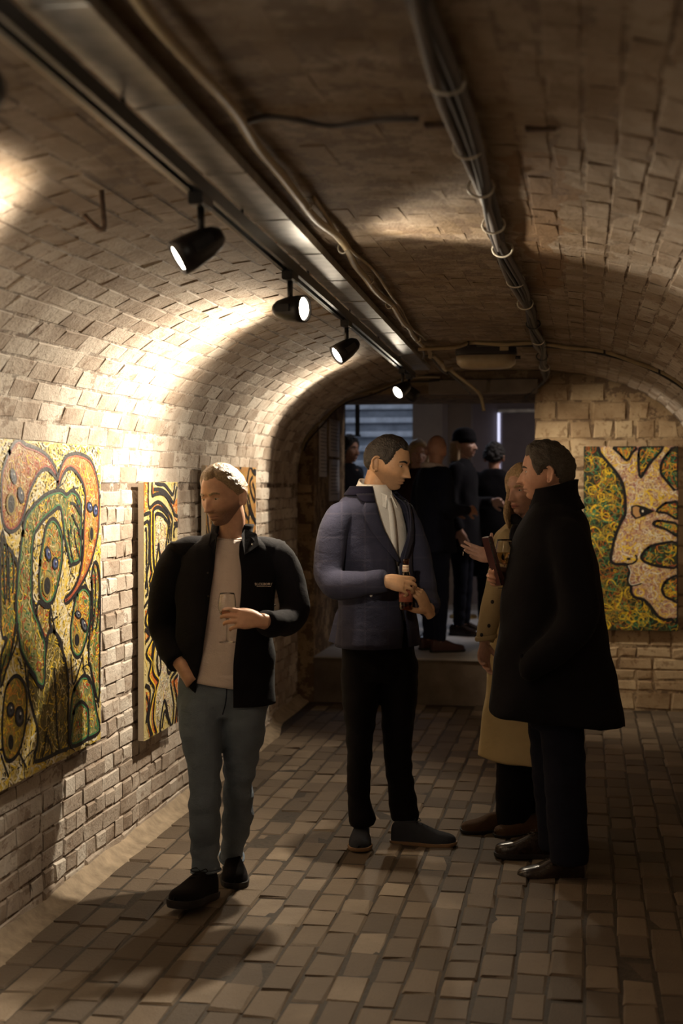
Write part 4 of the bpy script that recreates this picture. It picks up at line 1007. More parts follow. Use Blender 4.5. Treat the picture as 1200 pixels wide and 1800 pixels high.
def hand(side, curls, thumb, spread=0.06, scale=1.0):
    """wrist at 0, fingers +x, back of hand +z, thumb on side*y; curls: 4 x (a, b, c) degrees."""
    mb = MB()
    mb.add(tube([(-0.035, 0, 0), (0, 0, 0), (0.03, side * 0.003, 0), (0.06, side * 0.001, -0.001), (0.088, 0, -0.003)], [(0.026, 0.021), (0.0275, 0.0195), (0.037, 0.0185), (0.0415, 0.016), (0.038, 0.011)], 14, 3, (0, 1, 0)))
    lens = ((0.043, 0.026, 0.021), (0.048, 0.030, 0.023), (0.044, 0.028, 0.022), (0.034, 0.021, 0.019))
    for i in range(4):
        y = side * (0.030, 0.0105, -0.0095, -0.0285)[i]; p = np.array([(0.078, 0.083, 0.080, 0.073)[i], y, -0.002]); a = 0.0
        ang = side * spread * (1.5, 0.5, -0.5, -1.7)[i]; pts = [p - np.array([0.02, 0, 0]), p]; r0 = (0.0095, 0.0098, 0.0092, 0.0081)[i]
        for k in range(3):
            a += math.radians(curls[i][k]); p = p + lens[i][k] * np.array([math.cos(a) * math.cos(ang), math.cos(a) * math.sin(ang), -math.sin(a)]); pts.append(p)
        mb.add(tube(pts, [r0 * 1.0, r0 * 1.04, r0 * 0.97, r0 * 0.88, r0 * 0.62], 9, 3, (0, 1, 0.01)))
    t0 = np.array([0.012, side * 0.020, -0.006]); d1, d2, d3 = [unit((v[0], side * v[1], v[2])) for v in thumb]
    t1 = t0 + d1 * 0.042; t2 = t1 + d2 * 0.034; t3 = t2 + d3 * 0.027
    mb.add(tube([t0, t1, t2, t3], [0.0165, 0.0125, 0.0108, 0.0068], 10, 3, (0.1, 0, 1)))
    V, Fc = remeshed(mb.arr(), 0.0036, 3); return V * scale, Fc
def shell(levels, yaw=0.0, nphi=44, sub=4, pw=0.88, hem=None):
    """levels: z, cx, cy, r_lateral, r_depth, open_left, open_right (radians from the front)"""
    A = crs(np.array(levels, float), sub); ef = np.array([math.sin(yaw), -math.cos(yaw), 0]); ex = np.array([math.cos(yaw), math.sin(yaw), 0])
    V = []; u = np.linspace(0, 1, nphi)
    def pt(row, ph, off=0.0):
        sn, cs = np.sin(ph), np.cos(ph); a = np.sign(sn) * np.abs(sn) ** pw; b = np.sign(cs) * np.abs(cs) ** pw
        return np.array([row[1], row[2], row[0]]) + np.outer(a * (row[3] + off), ex) + np.outer(b * (row[4] + off), ef)
    closed = all(l[5] == 0 and l[6] == 0 for l in levels)
    if closed: u = np.arange(nphi) / nphi
    for row in A:
        V.append(pt(row, row[6] + u * (2 * PI - row[6] - row[5])))
    V = np.concatenate(V); n = nphi
    if closed: return V, [(i * n + j, (i + 1) * n + j, (i + 1) * n + (j + 1) % n, i * n + (j + 1) % n) for i in range(len(A) - 1) for j in range(n)], A, pt
    Fc = [(i * n + j, (i + 1) * n + j, (i + 1) * n + j + 1, i * n + j + 1) for i in range(len(A) - 1) for j in range(n - 1)]
    return V, Fc, A, pt
def capped(VF, nphi):
    V, Fc = VF; n = len(V) // nphi; Fc = list(Fc) + [(i * nphi + nphi - 1, (i + 1) * nphi + nphi - 1, (i + 1) * nphi, i * nphi) for i in range(n - 1)]
    return V, Fc + [tuple(range(nphi)), tuple(range((n - 1) * nphi, n * nphi))[::-1]]
def strip(A, pt, edges, off, n=5):
    """patch over shell rows: edges = [(row index, phi0, phi1)]"""
    V = []
    for (i, a, b) in edges: V.append(pt(A[i], np.linspace(a, b, n), off))
    V = np.concatenate(V); return V, [(r * n + c, (r + 1) * n + c, (r + 1) * n + c + 1, r * n + c + 1) for r in range(len(edges) - 1) for c in range(n - 1)]
class Fig:
    def __init__(s, px0, D, label, zf=0.0):
        s.px0, s.D, s.zf = px0, D, zf; p = world_at(px0, D, zf); s.x0 = (px0 - 600) / F * D
        s.root = tag(empty('person', p, TH), label, 'person'); s.skin = MB(); s.paint = []
    def P(s, px, py, dy=0.0):
        d = s.D + dy; return np.array([(px - 600) / F * d - s.x0, dy, CH + (HZ - py) / F * d - s.zf])
    def add(s, VF, paint=None, R=None, t=None):
        s.skin.add(VF, R, t); s.paint.append(paint if paint is not None else np.zeros((len(VF[0]), 3)))
    def obj(s, name, VF, mat, parent=None, smooth=True): return obj(name, VF[0], VF[1], mat, parent or s.root, smooth)
    def head(s, c, yaw, pitch, roll=0.0, h=0.232, wd=0.152, ln=0.19, neck=None, nr=0.058, beard=0.0, hairline=None, thick=0.012, hmat=None, nose=1.0, brow=True, eyes='open', jaw=0.30, lips=0.5, rough=0.25, ears=True, moustache=True):
        R = rotz(yaw) @ roty(roll) @ rotx(pitch); s.hR, s.hc = R, np.asarray(c, float)
        Pg, zn, PH = head_surface(h, wd, ln, nose, jaw); nr_, nc = Pg.shape[:2]; V = Pg.reshape(-1, 3)
        x, y, z = V.T; pa = np.zeros((len(V), 3)); fr = (y < 0.03)
        if beard:
            m = sstep(-0.030, -0.062, z + 0.35 * np.clip(np.abs(x) - 0.045, 0, 0.05) * -1) * fr
            m = np.maximum(m * (1 - np.exp(-((z + 0.068) / 0.012) ** 2 - (x / 0.024) ** 2)), np.exp(-((z + 0.052) / 0.006) ** 2) * (np.abs(x) < 0.028) * fr * (1 if moustache else 0))
            pa[:, 0] = np.clip(m, 0, 1) * beard
        pa[:, 1] = np.exp(-((z + 0.0685) / 0.0085) ** 2) * np.clip(1 - (np.abs(x) / 0.026) ** 2, 0, 1) * (y < 0) * lips
        pa[:, 2] = 0.8 * np.exp(-((z + 0.0688) / 0.0017) ** 2) * (np.abs(x) < 0.025) * (y < 0) + 0.6 * np.exp(-((z + 0.046) / 0.003) ** 2 - ((np.abs(x) - 0.008) / 0.004) ** 2) * (y < 0)
        s.add((V, grid_faces(nr_, nc)), pa, R, s.hc)
        if ears:
            for q in (-1, 1):
                e = MB()
                rim = [(0, 0.018 * math.sin(a) * (1.15 if math.cos(a) > 0 else 0.9) + 0.004, 0.031 * math.cos(a) + (0.0 if math.cos(a) > -0.2 else -0.002)) for a in np.linspace(-0.5, PI * 1.12, 12)]
                e.add(tube([(0.010 + 0.006 * (k / 11), v[1], v[2]) for k, v in enumerate(rim)], 0.0052, 7, 2, (1, 0, 0)))
                e.add(ball((0.003, 0.004, -0.002), (0.009, 0.017, 0.028), 10, 8)); e.add(ball((0.006, -0.004, -0.028), (0.006, 0.008, 0.011), 8, 6))
                Ve, Fe = remeshed(e.arr(), 0.0032, 2)
                s.add((Ve, Fe), None, R @ rotz(q * 0.35) @ np.diag([q, 1, 1]) if False else R @ np.diag([q, 1, 1]) @ rotz(-0.42), s.hc + R @ np.array([q * wd * 0.475, 0.016, -0.012]))
        if neck is not None:
            top = s.hc + R @ np.array([0, 0.022, -0.03]); mid = s.hc + R @ np.array([0, 0.026, -0.095]); nb = np.asarray(neck, float)
            s.add(tube([top, mid, (mid + nb) / 2, nb, nb + np.array([0, 0.01, -0.06])], [(nr, nr), (nr, nr), (nr, nr), (nr * 1.12, nr * 1.1), (nr * 1.7, nr * 1.3)], 20, 4, R[:, 0]))
        L, W = ln / 2, wd / 2
        for q in (-1, 1):
            iy = np.argmin((x - q * 0.031) ** 2 + (z - 0.004) ** 2 + (y > 0) * 1.0)
            ec = V[iy] + np.array([0, 0.0060, 0])
            eb = s.obj('eye', MB().add(ball(ec, 0.0115, 12, 10), R, s.hc).arr(), M['eye_white'])
            dz = -0.003 if eyes == 'down' else 0.0
            ir = MB().add(ball(ec + np.array([0, -0.0070, dz]), (0.0055, 0.0052, 0.0055), 10, 8), R, s.hc); s.obj('iris', ir.arr(), M['iris'], eb)
            lid = MB(); lz = 0.0015 if eyes == 'down' else 0.0045
            lid.add(ball(ec + np.array([0, -0.0004, lz + 0.003]), (0.0148, 0.0128, 0.0078 if eyes == 'open' else 0.0085), 12, 8)); lid.add(ball(ec + np.array([0, 0.0005, -0.0075]), (0.0145, 0.0122, 0.0050), 12, 8))
            s.add(lid.arr(), None, R, s.hc)
            if brow:
                pts = [(q * 0.014, 0.019), (q * 0.026, 0.0235), (q * 0.038, 0.0235), (q * 0.050, 0.018)]; bp = []
                for (bx, bz) in pts:
                    k = np.argmin((x - bx) ** 2 + (z - bz) ** 2 + (y > 0) * 1.0); bp.append((bx, V[k][1] - 0.0008, bz))
                s.obj('eyebrow', MB().add(tube(bp, [(0.0045, 0.0016), (0.0048, 0.002), (0.0042, 0.002), (0.002, 0.001)], 8, 3, (0, 0, 1)), R, s.hc).arr(), hmat or M['h_dark'])
        if hairline:
            s.hair_shell(h, wd, ln, hairline, thick, hmat, rough)
    def hair_shell(s, h, wd, ln, hairline, thick, hmat, rough=0.25, name='hair'):
        Pg, zn, PH = head_surface(h, wd, ln, nla=64, nlo=96); an = np.abs(np.degrees(np.arctan2(np.sin(PH), np.cos(PH))))
        hx, hy = zip(*hairline); thr = np.interp(an, hx, hy)
        rn = np.array([noise.noise(Vector((float(p[0]) * 60, float(p[1]) * 60, float(p[2]) * 60))) for p in Pg.reshape(-1, 3)]).reshape(zn.shape)
        thr = thr + 0.05 * rn
        tk = thick * sstep(-0.02, 0.22, zn - thr) * (1 + rough * rn) - 0.003 * (zn < thr)
        Pg, _, _ = head_surface(h, wd, ln, nla=64, nlo=96, off=tk); V = Pg.reshape(-1, 3) @ s.hR.T + s.hc; nc = 96
        Fc = [f for f in grid_faces(65, nc) if min((zn - thr).reshape(-1)[list(f)]) > -0.06]
        return s.obj(name, (V, Fc), hmat)
    def limb(s, pts, rad, n=12, ref=(1, 0, 0)): s.add(tube(pts, rad, n, 3, ref))
    def hand(s, wrist, X, Z, side, curls, thumb, scale=1.0, spread=0.06):
        X = unit(X); Z = np.asarray(Z, float); Z = unit(Z - X * Z.dot(X)); R = np.stack([X, np.cross(Z, X), Z], 1)
        V, Fc = hand(side, curls, thumb, spread, scale); s.add((V, Fc), None, R, wrist); return R
    def finish(s, mat, name='body'):
        V, Fc = s.skin.arr(); o = s.obj(name, (V, Fc), mat)
        pa = np.concatenate(s.paint); at = o.data.color_attributes.new('paint', 'FLOAT_COLOR', 'POINT')
        at.data.foreach_set('color', np.concatenate([pa, np.ones((len(pa), 1))], 1).astype(np.float32).ravel()); return o
    def shoe(s, heel, yaw, pitch=0.0, ln=0.285, wd=0.098, hh=0.085, mat='leather', sole='sole_dk', toe=0.8, th=0.022, welt=None, laces=True, heelblock=0.0, collar=None):
        """toe towards -y before the yaw; heel = point under the back of the heel"""
        R = rotz(yaw) @ rotx(pitch); o = s.root
        st = np.array([0.0, 0.03, 0.12, 0.3, 0.45, 0.58, 0.7, 0.82, 0.92, 0.98, 1.0])
        w_ = np.array([0.30, 0.56, 0.68, 0.66, 0.74, 0.90, 1.0, 0.97 * (0.8 + 0.2 * toe), 0.80 * (0.7 + 0.3 * toe), 0.45 * (0.5 + 0.5 * toe), 0.12]) * wd / 2
        hz = np.array([0.62, 0.86, 1.0, 1.0, 0.92, 0.74, 0.58, 0.50, 0.43, 0.33, 0.20]) * hh
        nq = 16; V = []
        A = crs(np.stack([st * ln, w_, hz], 1), 3)
        for (l, a, b) in A:
            for k in range(nq):
                q = PI * k / (nq - 1); c, sn = math.cos(q), math.sin(q)
                V.append((math.copysign(abs(c) ** 0.62, c) * a, -l, th * 0.8 + b * sn ** 0.72))
        n = len(A); Fc = [(i * nq + j, i * nq + j + 1, (i + 1) * nq + j + 1, (i + 1) * nq + j) for i in range(n - 1) for j in range(nq - 1)]
        Fc += [tuple(range(nq)), tuple(range((n - 1) * nq, n * nq))[::-1]]
        sh_ = obj('shoe', np.array(V) @ R.T + heel, Fc, M[mat], o)
        V = []; Fc = []
        for (z, g) in ((0.0, 0.002), (th * 0.5, 0.005), (th, 0.0055)):
            for sgn in (1, -1):
                for (l, a, b) in (A if sgn == 1 else A[::-1]): V.append((sgn * (a + g), -l - (g if l > ln * 0.9 else (-g if l < 0.02 else 0)), z + (0.006 * max(0, l / ln - 0.8) / 0.2 if welt else 0)))
        m = 2 * n
        for r in range(2):
            for j in range(m): Fc.append((r * m + j, r * m + (j + 1) % m, (r + 1) * m + (j + 1) % m, (r + 1) * m + j))
        Fc += [tuple(range(m))[::-1], tuple(range(2 * m, 3 * m))]
        obj('sole', np.array(V) @ R.T + heel, Fc, M[welt or sole], sh_, smooth=False)
        if heelblock:
            obj('heel_block', MB().add(box(-wd * 0.32, wd * 0.32, -0.075, -0.003, -heelblock, 0.002, 0.003), R, heel).arr()[0], box(0, 1, 0, 1, 0, 1, 0.1)[1], M[welt or sole], sh_, smooth=False)
        if laces:
            for k in range(3):
                l = ln * (0.40 + 0.075 * k); z = th * 0.8 + np.interp(l / ln, st, hz) + 0.001
                obj('lace', *MB().add(tube([(-0.022, -l, z - 0.007), (-0.008, -l - 0.004, z), (0.008, -l + 0.004, z), (0.022, -l, z - 0.007)], 0.0022, 6, 3, (0, 1, 0)), R, heel).arr(), M[mat], sh_)
            l = ln * 0.37; z = th * 0.8 + np.interp(l / ln, st, hz) + 0.002
            for q in (-1, 1): obj('lace', *MB().add(tube([(0, -l, z), (q * 0.02, -l + 0.002, z + 0.010), (q * 0.036, -l - 0.012, z + 0.004), (q * 0.022, -l - 0.02, z - 0.002), (0, -l - 0.003, z)], 0.0018, 6, 3, (0, 1, 0)), R, heel).arr(), M[mat], sh_)
        return sh_
    def trousers(s, tubes, mat, voxel=0.011, wr=0.006, name='trousers', smooth=4, seed=0.0):
        mb = MB()
        for t in tubes: mb.add(t)
        o = s.obj(name, remeshed(mb.arr(), voxel, smooth), mat); wrinkle(o, wr, 9, 22, seed); return o
def text_mesh(body, size, name='lettering'):
    cu = bpy.data.curves.new(name, 'FONT'); cu.body = body; cu.size = size; cu.align_x = 'CENTER'; cu.align_y = 'CENTER'; cu.extrude = 0.0004; cu.resolution_u = 2
    o = bpy.data.objects.new(name, cu); COL.objects.link(o); dg = bpy.context.evaluated_depsgraph_get(); dg.update()
    me = bpy.data.meshes.new_from_object(o.evaluated_get(dg)); bpy.data.objects.remove(o); bpy.data.curves.remove(cu)
    V = np.empty(len(me.vertices) * 3); me.vertices.foreach_get('co', V); Fc = [tuple(p.vertices) for p in me.polygons]; bpy.data.meshes.remove(me)
    return V.reshape(-1, 3), Fc
RELAX = [(18, 22, 14), (22, 26, 16), (26, 28, 18), (30, 30, 20)]
THUMB = [(0.7, 0.62, -0.35), (0.9, 0.35, -0.3), (0.95, 0.15, -0.3)]
def wine_glass(fig, base, label, wine, H=0.190, r=0.034, tilt_=(0.0, 0.0), level=0.45):
    g = empty('wine_glass'); g.parent = None
    m = fig.root.matrix_basis if False else None
    wp = np.array(fig.root.location) + rotz(TH) @ np.asarray(base, float)
    g.location = tuple(wp); g.rotation_euler = (tilt_[0], tilt_[1], TH); tag(g, label, 'glass')
    b0, b1 = H * 0.47, H
    out = [(0.0, b0), (r * 0.45, b0 + 0.006), (r * 0.86, b0 + 0.026), (r * 1.0, b0 + 0.048), (r * 0.95, b0 + 0.075), (r * 0.80, b1)]
    out = crs(np.array(out), 4).tolist(); inn = [(max(0.0, a - 0.0011), z + (0.0012 if a < r * 0.6 else 0)) for a, z in out][::-1]
    obj('bowl', *lathe([(0.0, b0 - 0.002)] + out[1:] + inn, 28), M['glass'], g)
    obj('stem', *lathe([(0.0, 0.004), (0.004, 0.006), (0.003, 0.02), (0.003, b0 - 0.01), (0.006, b0 + 0.003), (0.0, b0 + 0.004)], 12), M['glass'], g)
    obj('foot', *lathe([(0.0, 0.0), (0.031, 0.0), (0.032, 0.0012), (0.02, 0.003), (0.004, 0.006), (0.0, 0.006)], 28), M['glass'], g)
    zl = b0 + (b1 - b0) * level
    wp_ = [(a - 0.0002, z) for a, z in inn[::-1] if z < zl]; wp_ = [(0.0, wp_[0][1] + 0.0002)] + wp_[1:] + [(wp_[-1][0], zl), (0.0, zl)]
    obj('wine', *lathe(wp_, 24), wine, g)
    return g

def rad_open(x, rl, pw=0.88): return math.asin(min(0.999, (abs(x) / rl)) ** (1 / pw)) * (1 if x >= 0 else -1)
# ================================================================== man with the wine glass, walking
f = Fig(390, 5.6, 'man with swept-back fair hair in open black jacket and jeans, walking')
P = f.P
f.head(P(391, 870, -0.03), math.radians(-36), math.radians(13), math.radians(-3), h=0.228, wd=0.150, ln=0.188, neck=P(406, 946, 0.02), nr=0.054, beard=0.85,
       hairline=[(0, 0.64), (18, 0.66), (32, 0.72), (46, 0.60), (62, 0.40), (78, 0.12), (90, -0.05), (100, -0.12), (125, -0.38), (180, -0.50)], thick=0.014, hmat=M['h_blond'], eyes='down', lips=0.6)
bc = f.hc + f.hR @ np.array([0, 0.105, 0.02]); f.obj('hair_bun', MB().add(ball((0, 0, 0), (0.028, 0.024, 0.03), 14, 10), f.hR, bc).arr(), M['h_blond'])
L_ = []
for x in np.linspace(-0.058, 0.058, 15):
    row = []
    for y in (-0.050 + 0.25 * abs(x), -0.02, 0.02, 0.055, 0.082):
        q_ = max(0.02, 1 - (x / 0.082) ** 2 - (y / 0.103) ** 2); row.append(f.hc + f.hR @ np.array([x * (1 - 0.5 * max(0, y) / 0.1) + random.gauss(0, 0.0012), y, 0.119 * math.sqrt(q_) + 0.006]))
    row.append(f.hc + f.hR @ np.array([x * 0.2, 0.104, 0.022])); L_.append(row)
for g in (-1, 1):
    for k in range(6):
        L_.append([f.hc + f.hR @ np.array(v) for v in ((g * (0.066 + 0.003 * k), -0.024 + 0.006 * k, 0.062 - 0.010 * k), (g * 0.0775, 0.006, 0.054 - 0.009 * k), (g * 0.071, 0.045, 0.046 - 0.006 * k), (g * 0.04, 0.086, 0.034 - 0.003 * k), (g * 0.008, 0.106, 0.022))])
for row in L_: f.obj('hair_lock', tube(row, [(0.0035, 0.0022)] + [(0.0062, 0.0036)] * (len(row) - 2) + [(0.003, 0.002)], 7, 3, (1, 0, 0.1)), M['h_blond'])
wristL, wristR = P(457, 1091, -0.295), P(322, 1172, -0.06)
f.limb([P(462, 985, 0.02), P(504, 1025, 0.0), P(513, 1078, -0.05), P(485, 1094, -0.2), wristL], [0.03, 0.036, 0.038, 0.036, 0.028])
f.limb([P(340, 985, 0.02), P(300, 1025, 0.03), P(287, 1095, 0.06), P(306, 1145, 0.0), wristR, P(340, 1200, -0.085)], [0.03, 0.036, 0.038, 0.036, 0.030, 0.032])
f.limb([P(400, 955, 0.03), P(397, 1040, 0.02), P(393, 1180, 0.02)], [(0.12, 0.085), (0.14, 0.09), (0.14, 0.095)], 16)
f.limb([P(352, 1220, 0.0), P(361, 1375, -0.11), P(364, 1520, -0.12)], [0.07, 0.05, 0.036]); f.limb([P(428, 1220, 0.0), P(418, 1375, 0.02), P(406, 1500, 0.2)], [0.07, 0.05, 0.036])
f.hand(wristL, (-1, -0.10, 0.10), (0.10, -0.93, 0.35), -1, [(10, 34, 22), (16, 38, 26), (20, 40, 28), (26, 42, 30)], [(0.75, 0.5, -0.55), (0.85, 0.2, -0.5), (0.95, 0.0, -0.2)], 0.96, 0.10)
f.finish(M['skin1'])
wine_glass(f, P(399, 1129, -0.262), 'wine glass held at chest height by the man in the open black jacket', M['wine_red'], H=0.185, r=0.0335, level=0.30)
hips = tube([P(394, 1176, 0.01), P(393, 1200, 0.01), P(392, 1235, 0.01), P(392, 1264, 0.0)], [(0.172, 0.112), (0.180, 0.12), (0.183, 0.125), (0.160, 0.105)], 26, 4)
l1 = tube([P(355, 1225, 0.0), P(352, 1275, -0.04), P(357, 1325, -0.085), P(361, 1375, -0.125), P(360, 1435, -0.125), P(360, 1490, -0.12), P(362, 1530, -0.125)], [(0.085, 0.11), (0.086, 0.108), (0.072, 0.09), (0.061, 0.075), (0.062, 0.074), (0.056, 0.066), (0.055, 0.065)], 20, 4)
l2 = tube([P(428, 1225, 0.0), P(430, 1275, 0.0), P(424, 1325, 0.01), P(419, 1375, 0.03), P(418, 1435, 0.1), P(410, 1480, 0.17), P(407, 1506, 0.2)], [(0.086, 0.11), (0.084, 0.108), (0.072, 0.09), (0.060, 0.075), (0.062, 0.074), (0.050, 0.064), (0.049, 0.062)], 20, 4)
jn = f.trousers([hips, l1, l2], M['c_jean'], 0.010, 0.010, 'jeans', 4, 3.0)
f.obj('fly_seam', tube([P(398, 1206, -0.110), P(398, 1220, -0.114), P(396, 1238, -0.113), P(391, 1256, -0.100)], 0.0022, 6, 3), M['c_jean_dk'], jn)
for (k, c, r) in (('cuff', l1, 0), ('cuff', l2, 0)):
    Vc = c[0][-20:]; cen = Vc.mean(0); f.obj(k, tube([cen + (v - cen) * 1.02 for v in list(Vc) + [Vc[0], Vc[1]]], 0.005, 6, 1, (0, 0, 1)), M['c_jean'], jn)
f.shoe(P(373, 1578, -0.105), math.radians(-24), math.radians(-7), 0.285, 0.108, 0.092, 'suede_black', 'sole_dk', th=0.028, toe=1.0)
f.shoe(P(407, 1531, 0.28), math.radians(8), 0.0, 0.275, 0.104, 0.09, 'suede_black', 'sole_dk', th=0.026, toe=1.0)
lv = []
for (py, cx, rl, rd) in ((948, 404, 0.078, 0.075), (958, 403, 0.125, 0.092), (980, 401, 0.165, 0.105), (1040, 397, 0.166, 0.113), (1110, 394, 0.162, 0.117), (1165, 393, 0.165, 0.125), (1198, 393, 0.172, 0.132)):
    p = P(cx, py, 0.015); lv.append((p[2], p[0], p[1], rl, rd, 0.0, 0.0))
V, Fc, A, pt = shell(lv, 0.0, 48, 5); V[:, 2] -= np.clip((V[:, 2] * 0 + 1) * (1 - sstep(0.85, 1.05, V[:, 2])), 0, 1) * (V[:, 0] + 0.03) * 0.16
tee = wrinkle(solid(f.obj('t_shirt', (V, Fc), M['c_tee']), 0.003), 0.006, 7, 20, 1.0)
f.obj('neckband', tube([P(404 + 27 * math.sin(a), 943 + 7 * math.cos(a), 0.02 - 0.068 * math.cos(a)) for a in np.linspace(0, 2 * PI, 22)], (0.0065), 8, 2, (0, 0, 1)), M['c_tee'], tee)
lv = []
for (py, cx, rl, rd, xl, xr) in ((936, 406, 0.078, 0.075, 386, 438), (948, 403, 0.130, 0.10, 381, 428), (966, 401, 0.182, 0.118, 382, 424), (1000, 399, 0.202, 0.130, 380, 428), (1050, 396, 0.198, 0.136, 373, 427), (1110, 395, 0.190, 0.140, 366, 420), (1160, 397, 0.192, 0.146, 357, 415), (1212, 401, 0.186, 0.150, 347, 415), (1234, 403, 0.184, 0.150, 345, 415)):
    p = P(cx, py, 0.02); s_ = F / 5.6; lv.append((p[2], p[0], p[1], rl, rd, -rad_open((xl - cx) / s_, rl), rad_open((xr - cx) / s_, rl)))
V, Fc, A, pt = shell(lv, 0.0, 56, 5)
side = sstep(-0.10, -0.14, V[:, 0]); V[:, 2] += side * (1 - sstep(0.78, 0.95, V[:, 2])) * 0.10
mb = MB(); mb.add((V, Fc))
mb.add(tube([P(362, 965, 0.02), P(335, 968, 0.02), P(312, 985, 0.02), P(296, 1020, 0.03), P(286, 1090, 0.065), P(294, 1130, 0.03), P(314, 1166, -0.045)], [(0.050, 0.070), (0.056, 0.074), (0.060, 0.075), (0.060, 0.07), (0.057, 0.066), (0.054, 0.06), (0.047, 0.052)], 20, 5, (0.75, 0.1, 0.65)))
mb.add(tube([P(440, 965, 0.02), P(466, 968, 0.02), P(490, 985, 0.02), P(507, 1015, 0.01), P(517, 1068, -0.03), P(506, 1092, -0.09), P(485, 1096, -0.2), P(464, 1093, -0.27)], [(0.050, 0.070), (0.056, 0.074), (0.060, 0.075), (0.060, 0.07), (0.058, 0.066), (0.055, 0.058), (0.05, 0.05), (0.044, 0.044)], 20, 5, (0.8, 0.1, -0.6)))
jk = wrinkle(wrinkle(solid(mb.obj('jacket', M['c_black2'], f.root), 0.004), 0.010, 9, 9, 5.0), 0.0032, 22, 15, 6.0)
Vc, Fc_, Ac, pc = shell([(P(0, 960)[2], P(404, 0)[0], 0.02, 0.098, 0.092, 0.72, 0.62), (P(0, 948)[2], P(405, 0)[0], 0.025, 0.084, 0.084, 0.66, 0.60), (P(0, 934)[2], P(406, 0)[0], 0.032, 0.078, 0.074, 0.60, 0.56), (P(0, 922)[2], P(408, 0)[0], 0.04, 0.080, 0.072, 0.62, 0.60)], 0.0, 36, 3)
solid(f.obj('collar', (Vc, Fc_), M['c_black2'], jk), 0.005)
for q, row in (('left', (424, 428, 455)), ('right', (381, 379, 366))):
    a, b, c = row; g = -1 if q == 'right' else 1
    Vv = [P(a, 940, -0.085), P(b + 2 * g, 975, -0.122), P(c, 958, -0.108), P(c - 4 * g, 938, -0.06), P(a + 6 * g, 930, -0.05)]
    solid(f.obj('collar_leaf', (Vv, [(0, 1, 2, 3, 4)] if g > 0 else [(4, 3, 2, 1, 0)]), M['c_black2'], jk, smooth=False), 0.006)
f.obj('snap_button', MB().add(ball(P(443, 957, -0.118), 0.004, 8, 6)).arr(), M['silver'], jk)
T, TF = text_mesh('BLCKBORY', 0.0135); T = T[:, [0, 2, 1]] * np.array([1.0, -1, 1]); f.obj('chest_logo', (T + P(463, 1027, -0.150), TF), M['thread'], jk, smooth=False)
mb = MB(); xx = -0.026
while xx < 0.026: w_ = random.uniform(0.002, 0.005); mb.add(box(xx, xx + w_, -0.0004, 0.0004, -0.0012, 0.0012), None, P(463, 1031, -0.150)); xx += w_ + 0.0016
mb.obj('logo_underline', M['thread'], jk, smooth=False)
for (px, py) in ((483, 1064), (365, 1007), (366, 1048)): f.obj('snap_button', MB().add(ball(P(px, py, -0.135 if px < 400 else -0.19), 0.0035, 8, 6)).arr(), M['button'], jk)

# ================================================================== man in the navy blazer holding a bottle
f = Fig(660, 6.35, 'man with cropped dark hair in navy check blazer and white shirt'); P = f.P
ya = math.radians(50)
f.head(P(681, 812, 0.0), math.radians(64), math.radians(15), 0.0, h=0.236, wd=0.154, ln=0.200, neck=P(657, 872, 0.01), nr=0.057, beard=0.55,
       hairline=[(0, 0.60), (20, 0.60), (38, 0.66), (52, 0.50), (60, 0.25), (68, 0.0), (76, -0.08), (84, 0.05), (98, 0.08), (112, -0.15), (140, -0.52), (180, -0.60)], thick=0.008, hmat=M['h_black'], nose=1.08, rough=0.35, eyes='down')
w2, w2l = P(674, 1022, -0.350), P(752, 1072, -0.23)
f.limb([P(612, 930, -0.10), P(583, 970, -0.17), P(580, 1018, -0.2), P(630, 1026, -0.29), w2], [0.03, 0.035, 0.036, 0.035, 0.028], ref=(0, 1, 0))
f.limb([P(695, 930, 0.08), P(731, 975, 0.1), P(748, 1040, 0.05), P(752, 1068, -0.12), w2l], [0.03, 0.035, 0.036, 0.033, 0.028])
f.limb([P(656, 880, 0.0), P(657, 960, 0.0), P(662, 1120, 0.0)], [(0.08, 0.07), (0.09, 0.08), (0.1, 0.09)], 16)
f.limb([P(630, 1140), P(632, 1310, -0.02), P(634, 1425, -0.035)], [0.06, 0.04, 0.03]); f.limb([P(702, 1140, 0.02), P(700, 1310, 0.02), P(708, 1415, 0.035)], [0.06, 0.04, 0.03])
f.hand(w2, (1, 0.02, -0.12), (-0.05, -0.85, 0.52), 1, [(8, 48, 40), (14, 50, 40), (20, 52, 40), (28, 54, 40)], [(0.75, 0.55, -0.5), (0.9, 0.15, -0.5), (0.9, -0.1, -0.4)], 0.98, 0.09)
f.hand(w2l, (-0.42, -0.32, 0.85), (0.85, -0.5, 0.15), 1, [(28, 46, 30), (32, 48, 34), (36, 50, 36), (40, 50, 36)], [(0.55, 0.75, -0.4), (0.7, 0.35, -0.65), (0.5, 0.0, -0.85)], 1.0, 0.04)
f.finish(M['skin2'])
hips = tube([P(663, 1100, 0.01), P(664, 1150, 0.01), P(665, 1195, 0.01)], [(0.16, 0.125), (0.172, 0.13), (0.155, 0.115)], 24, 4, (math.cos(0.5), math.sin(0.5), 0))
l1 = tube([P(634, 1160, -0.01), P(632, 1210, -0.02), P(633, 1260, -0.03), P(632, 1310, -0.035), P(630, 1370, -0.03), P(631, 1410, -0.03), P(636, 1438, -0.035), P(637, 1452, -0.035)], [(0.086, 0.1), (0.084, 0.1), (0.072, 0.088), (0.059, 0.075), (0.053, 0.07), (0.050, 0.066), (0.062, 0.072), (0.052, 0.065)], 20, 4)
l2 = tube([P(698, 1160, 0.02), P(701, 1210, 0.02), P(700, 1260, 0.03), P(699, 1310, 0.035), P(703, 1370, 0.04), P(708, 1410, 0.04), P(711, 1434, 0.04), P(711, 1444, 0.04)], [(0.09, 0.1), (0.087, 0.1), (0.076, 0.088), (0.066, 0.075), (0.060, 0.07), (0.062, 0.068), (0.064, 0.07), (0.058, 0.066)], 20, 4)
